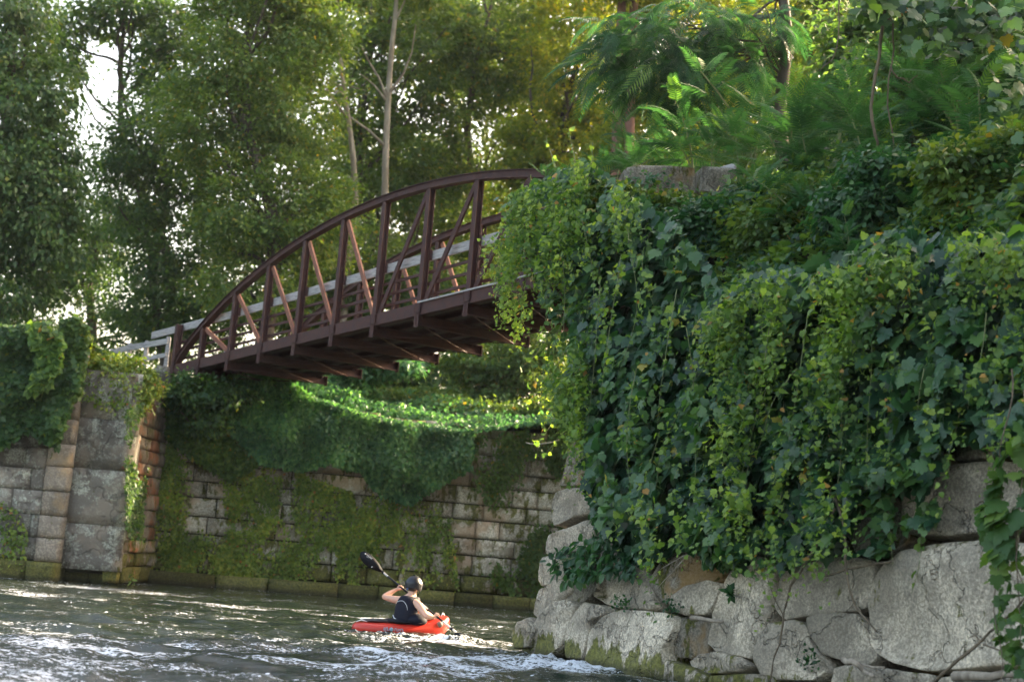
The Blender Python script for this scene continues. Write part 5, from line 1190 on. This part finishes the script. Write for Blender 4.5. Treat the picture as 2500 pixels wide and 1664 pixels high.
# vest: closed shell over the torso
torso = [(hip+Vector((0, 0, -.02)), (.165, .135)), (wst, (.158, .13)), (mid_(wst, chs), (.172, .138)), (chs, (.178, .14)), (mid_(chs, uch, .5), (.172, .148)), (uch+Vector((0, 0, .0)), (.152, .172)), (mid_(uch, nk, .4)+Vector((0, 0, .02)), (.13, .165)), (mid_(uch, nk, .7)+Vector((0, 0, .02)), (.09, .13))]
vb = MB(); n = 26; tr_ = Vector((rs-ls)).normalized(); tr_.z *= .5; tr_.normalize()
def tring(c, a, b, tilt=0):
    f_ = Vector((0, 0, 1)).cross(tr_).normalized(); return [c+tr_*(a*abs(math.cos(t))**.85*(1 if math.cos(t) >= 0 else -1))+f_*(b*math.sin(t)) for t in [2*math.pi*j/n for j in range(n)]]
rings = [tring(c, r_[0]*1.06, r_[1]*1.12) for c, r_ in torso]; vs = [q for r_ in rings for q in r_]; fs = []
for i in range(len(rings)-1):
    for j in range(n): fs.append((i*n+j, i*n+(j+1) % n, (i+1)*n+(j+1) % n, (i+1)*n+j))
vb.add(vs, fs+[tuple(range(n-1, -1, -1)), tuple((len(rings)-1)*n+j for j in range(n))])
vo = vb.build('life_vest', M_vest, PE, True); s = vo.modifiers.new('s', 'SUBSURF'); s.levels = s.render_levels = 2
bk = Vector((0, 0, 1)).cross(tr_).normalized(); bk = -bk if bk.y > 0 else bk      # towards the camera
mb = MB()
for s_ in (-1, 1): mb.tube([uch+tr_*.085*s_+bk*.07+Vector((0, 0, -.03)), uch+tr_*.078*s_+bk*.04+Vector((0, 0, .055)), uch+tr_*.075*s_-bk*.03+Vector((0, 0, .05)), uch+tr_*.08*s_-bk*.09+Vector((0, 0, -.03))], [.04, .03, .03, .04], 8)
so_ = mb.build('shoulder_strap', M_vest, vo, True)
mb = MB(); pp = []
for t in np.linspace(-.15, 1.0, 14):
    a = math.pi*t; c = uch+bk*.10+tr_*(.10*math.cos(a))+Vector((0, 0, -.085+.085*math.sin(a))); pp.append(c)
pp += [chs+bk*.155-tr_*-.0+tr_*(-.10)+Vector((0, 0, .03))]
pp = [uch+bk*(.192+.008*t)+tr_*(.115*math.cos(math.pi*(.95-t*.95)))+Vector((0, 0, -.055+.055*math.sin(math.pi*min(1, t*1.0))-.16*max(0, t-.55))) for t in np.linspace(0, 1, 14)]
mb.tube(pp, .003, 5); mb.build('piping', M_white, vo, True)
blob('chest_emblem', uch+bk*.185+Vector((0, 0, -.03))+tr_*.0, .028, .008, .014, M_white, vo, 10, (tr_, bk, Vector((0, 0, 1))))
mb = MB(); mb.tube([q+bk*.004 for q in tring(mid_(hip, wst, .6), .182, .160)]+[tring(mid_(hip, wst, .6), .182, .160)[0]], .012, 6); mb.build('belt', M_blk, vo, True)
mb = MB(); c0 = mid_(hip, wst, .7)
mb.tube([c0+tr_*(-.17)+bk*.09+Vector((0, 0, .06)), c0+tr_*(-.10)+bk*.16+Vector((0, 0, .03)), c0+tr_*(-.02)+bk*.175], .006, 5); mb.build('reflective_trim', M_white, vo, True)
blob('side_pouch', c0+tr_*-.17+bk*.03, .04, .06, .09, M_vest, vo, 12, (tr_, bk, Vector((0, 0, 1))))
# helmet
HM = bmesh.new(); bmesh.ops.create_uvsphere(HM, u_segments=32, v_segments=20, radius=1)
for v_ in list(HM.verts):
    if v_.co.z < -.42: v_.co.z = -.42-.02*(v_.co.y > .2)
    c = v_.co.copy(); rdg = 1+.022*math.sin(c.z*9)*(abs(c.x) < .9)
    v_.co = hc+hu*.02+hr_*c.x*.130*rdg+hf*c.y*.152*rdg+hu*c.z*.140*(1 if c.z > 0 else 1.25)
me = bpy.data.meshes.new('helmet'); HM.to_mesh(me); HM.free()
for p_ in me.polygons: p_.use_smooth = True
HO = link('helmet', me, simple('helmet_shell', (.008, .011, .02), .33, 0, .5, .03, 40, .2), PE); HO['label'] = 'black whitewater helmet with small camera mount and yellow sticker'
blob('peak', hc+hf*.13+hu*.035, .10, .045, .012, M_blk, HO, 16, (hr_, hf, hu))
mb = MB(); tp_ = hc+hu*.158; mb.beam(tp_-hf*.02, tp_+hf*.03, .03, .012); mb.beam(tp_+hu*.012-hr_*.05, tp_+hu*.016+hr_*.0, .012, .01); mb.build('camera_mount', M_blk, HO)
mb = MB()
for s_ in (-1, 1): mb.tube([hc+hr_*.105*s_+hf*.03-hu*.03, hc+hr_*.10*s_+hf*.05-hu*.08, hc+hr_*.05*s_+hf*.075-hu*.125], .006, 5)
mb.build('chin_strap', M_blk, HO, True)
bc = (-hf*.9-hr_*.5).normalized(); blob('sticker', hc+bc*.128-hu*.035, .012, .005, .012, M_yel, HO, 8, (bc.cross(hu), bc, hu)); bc2 = (-hf).normalized(); blob('rear_dial', hc+bc2*.132-hu*.065, .02, .01, .022, simple('dial', (.03, .06, .16), .4), HO, 10, (bc2.cross(hu), bc2, hu))
# tattoo on the left upper arm
mb = MB(); tb = mid_(ls, le, .45)
mb.tube([tb+Vector((-.02, -.054, -.02)), tb+Vector((-.01, -.056, .0)), tb+Vector((.015, -.054, .012)), tb+Vector((.035, -.056, .012))], .0035, 5); mb.build('tattoo', simple('ink', (.12, .11, .13), .6), PE, True)

# paddle
U = (RH-LH).normalized(); pA = J(936, 1397, 23.05); 
def onp(px, py, t): return J(px, py, 23.0+(22.28-23.0)*t)
s0 = LH-U*((LH-J(935, 1396, 22.9)).length); 
def shaft(t): return LH+(RH-LH)*t
def tpx(px):      # shaft parameter whose point is seen at this column
    lo, hi = -3., 3.
    for _ in range(50):
        m_ = (lo+hi)/2; q = shaft(m_)-Vector(EYEV); x = q.x; cz = q.y*math.cos(PITCH)+q.z*math.sin(PITCH); cy = -q.y*math.sin(PITCH)+q.z*math.cos(PITCH)
        u = (x*math.cos(ROLL)+cy*math.sin(ROLL))/cz*F+1250
        if u < px: lo = m_
        else: hi = m_
    return m_
L0 = -tpx(935); L1 = tpx(1113)
PA = tag(empty('paddle', tuple(shaft(.5))), 'double-bladed paddle with black blades and silver shaft held across by the kayaker', 'paddle')
mb = MB(); mb.tube([shaft(-L0*1.02), shaft(L1)], .0155, 10); mb.build('shaft', M_alu, PA, True)
for a, b in ((-.42, .22), (.78, 1.2)): mb = MB(); mb.tube([shaft(a), shaft(b)], .0172, 10); mb.build('grip', M_blk, PA, True)
for t in (-L0*1.0, L1*.93): mb = MB(); mb.tube([shaft(t-.02), shaft(t+.03)], .024, 10); mb.build('ferrule', M_blk, PA, True)
def blade(px, Y, parent, name='blade'):
    pts = [J(x, y, Y) for x, y in px]; c = sum(pts, Vector())/len(pts); nrm = Vector((.25, -1, .2)).normalized(); q = []
    m_ = len(pts)
    for it in range(2):
        pts = [p_ for i in range(len(pts)) for p_ in (pts[i]*.75+pts[(i+1) % len(pts)]*.25, pts[i]*.25+pts[(i+1) % len(pts)]*.75)]
    k = len(pts); vs = [c+nrm*.025]+[p_+nrm*.004 for p_ in pts]+[c+nrm*.015]+[p_-nrm*.004 for p_ in pts]
    fs = [(0, 1+i, 1+(i+1) % k) for i in range(k)]+[(k+1, k+2+(i+1) % k, k+2+i) for i in range(k)]+[(1+i, k+2+i, k+2+(i+1) % k, 1+(i+1) % k) for i in range(k)]
    mb = MB(); mb.add(vs, fs); return mb.build(name, M_blk, parent, True), c, nrm
zc = lambda x, y: (860+.1531*x, 1330+.1531*y)
Yt = shaft(-L0).y
bo, bc_, bn = blade([zc(*q) for q in ((495, 425), (470, 370), (430, 290), (330, 175), (235, 112), (160, 92), (122, 125), (125, 210), (190, 300), (290, 372), (400, 412), (465, 430))], Yt+.02, PA)
Yb = shaft(L1).y
blade([zc(*q) for q in ((1635, 1385), (1710, 1392), (1800, 1415), (1880, 1450), (1900, 1500), (1850, 1550), (1730, 1550), (1655, 1500), (1622, 1440))], Yb-.03, PA)
mb = MB(); Ym = Yt-.02
def mk(x0, y0, x1, y1, r_=.004): mb.tube([J(*zc(x0, y0), Ym), J(*zc(x1, y1), Ym)], r_, 5)
for i, (x, y) in enumerate(((240, 150), (255, 163), (268, 172), (280, 183), (292, 192), (305, 203))): mk(x-5, y+8+(i % 2)*3, x+4, y-6-(i % 3)*2, .0025)
mk(238, 160, 300, 212, .002); mk(300, 220, 318, 205, .004); mk(306, 352, 322, 340, .008); mk(225, 178, 262, 200, .0015)
mb.build('lettering', M_white, PA); blob('emblem', J(*zc(210, 137), Ym), .013, .005, .011, M_white, PA, 10, (Vector((1, 0, 0)), Vector((0, 1, 0)), Vector((0, 0, 1))))


# ---------------------------------------------------------------- thin air volume, added to lift the dark tones
hm = bpy.data.materials.new('shadow_lift'); hm.use_nodes = True; hn = hm.node_tree
hn.nodes.remove(hn.nodes['Principled BSDF']); pv = hn.nodes.new('ShaderNodeVolumePrincipled'); pv.inputs['Color'].default_value = (.85, .93, 1., 1)
pv.inputs['Density'].default_value = .00017; pv.inputs['Anisotropy'].default_value = 0.
hn.links.new(pv.outputs[0], hn.nodes['Material Output'].inputs['Volume'])
mb = MB(); x0, x1, y0, y1, z0, z1 = -905, 905, -905, 905, -2.2, 36
mb.add([(x0, y0, z0), (x1, y0, z0), (x1, y1, z0), (x0, y1, z0), (x0, y0, z1), (x1, y0, z1), (x1, y1, z1), (x0, y1, z1)], [(3, 2, 1, 0), (4, 5, 6, 7), (0, 1, 5, 4), (1, 2, 6, 5), (2, 3, 7, 6), (3, 0, 4, 7)])
tag(mb.build('shadow_lift_air', hm), kind='stuff')
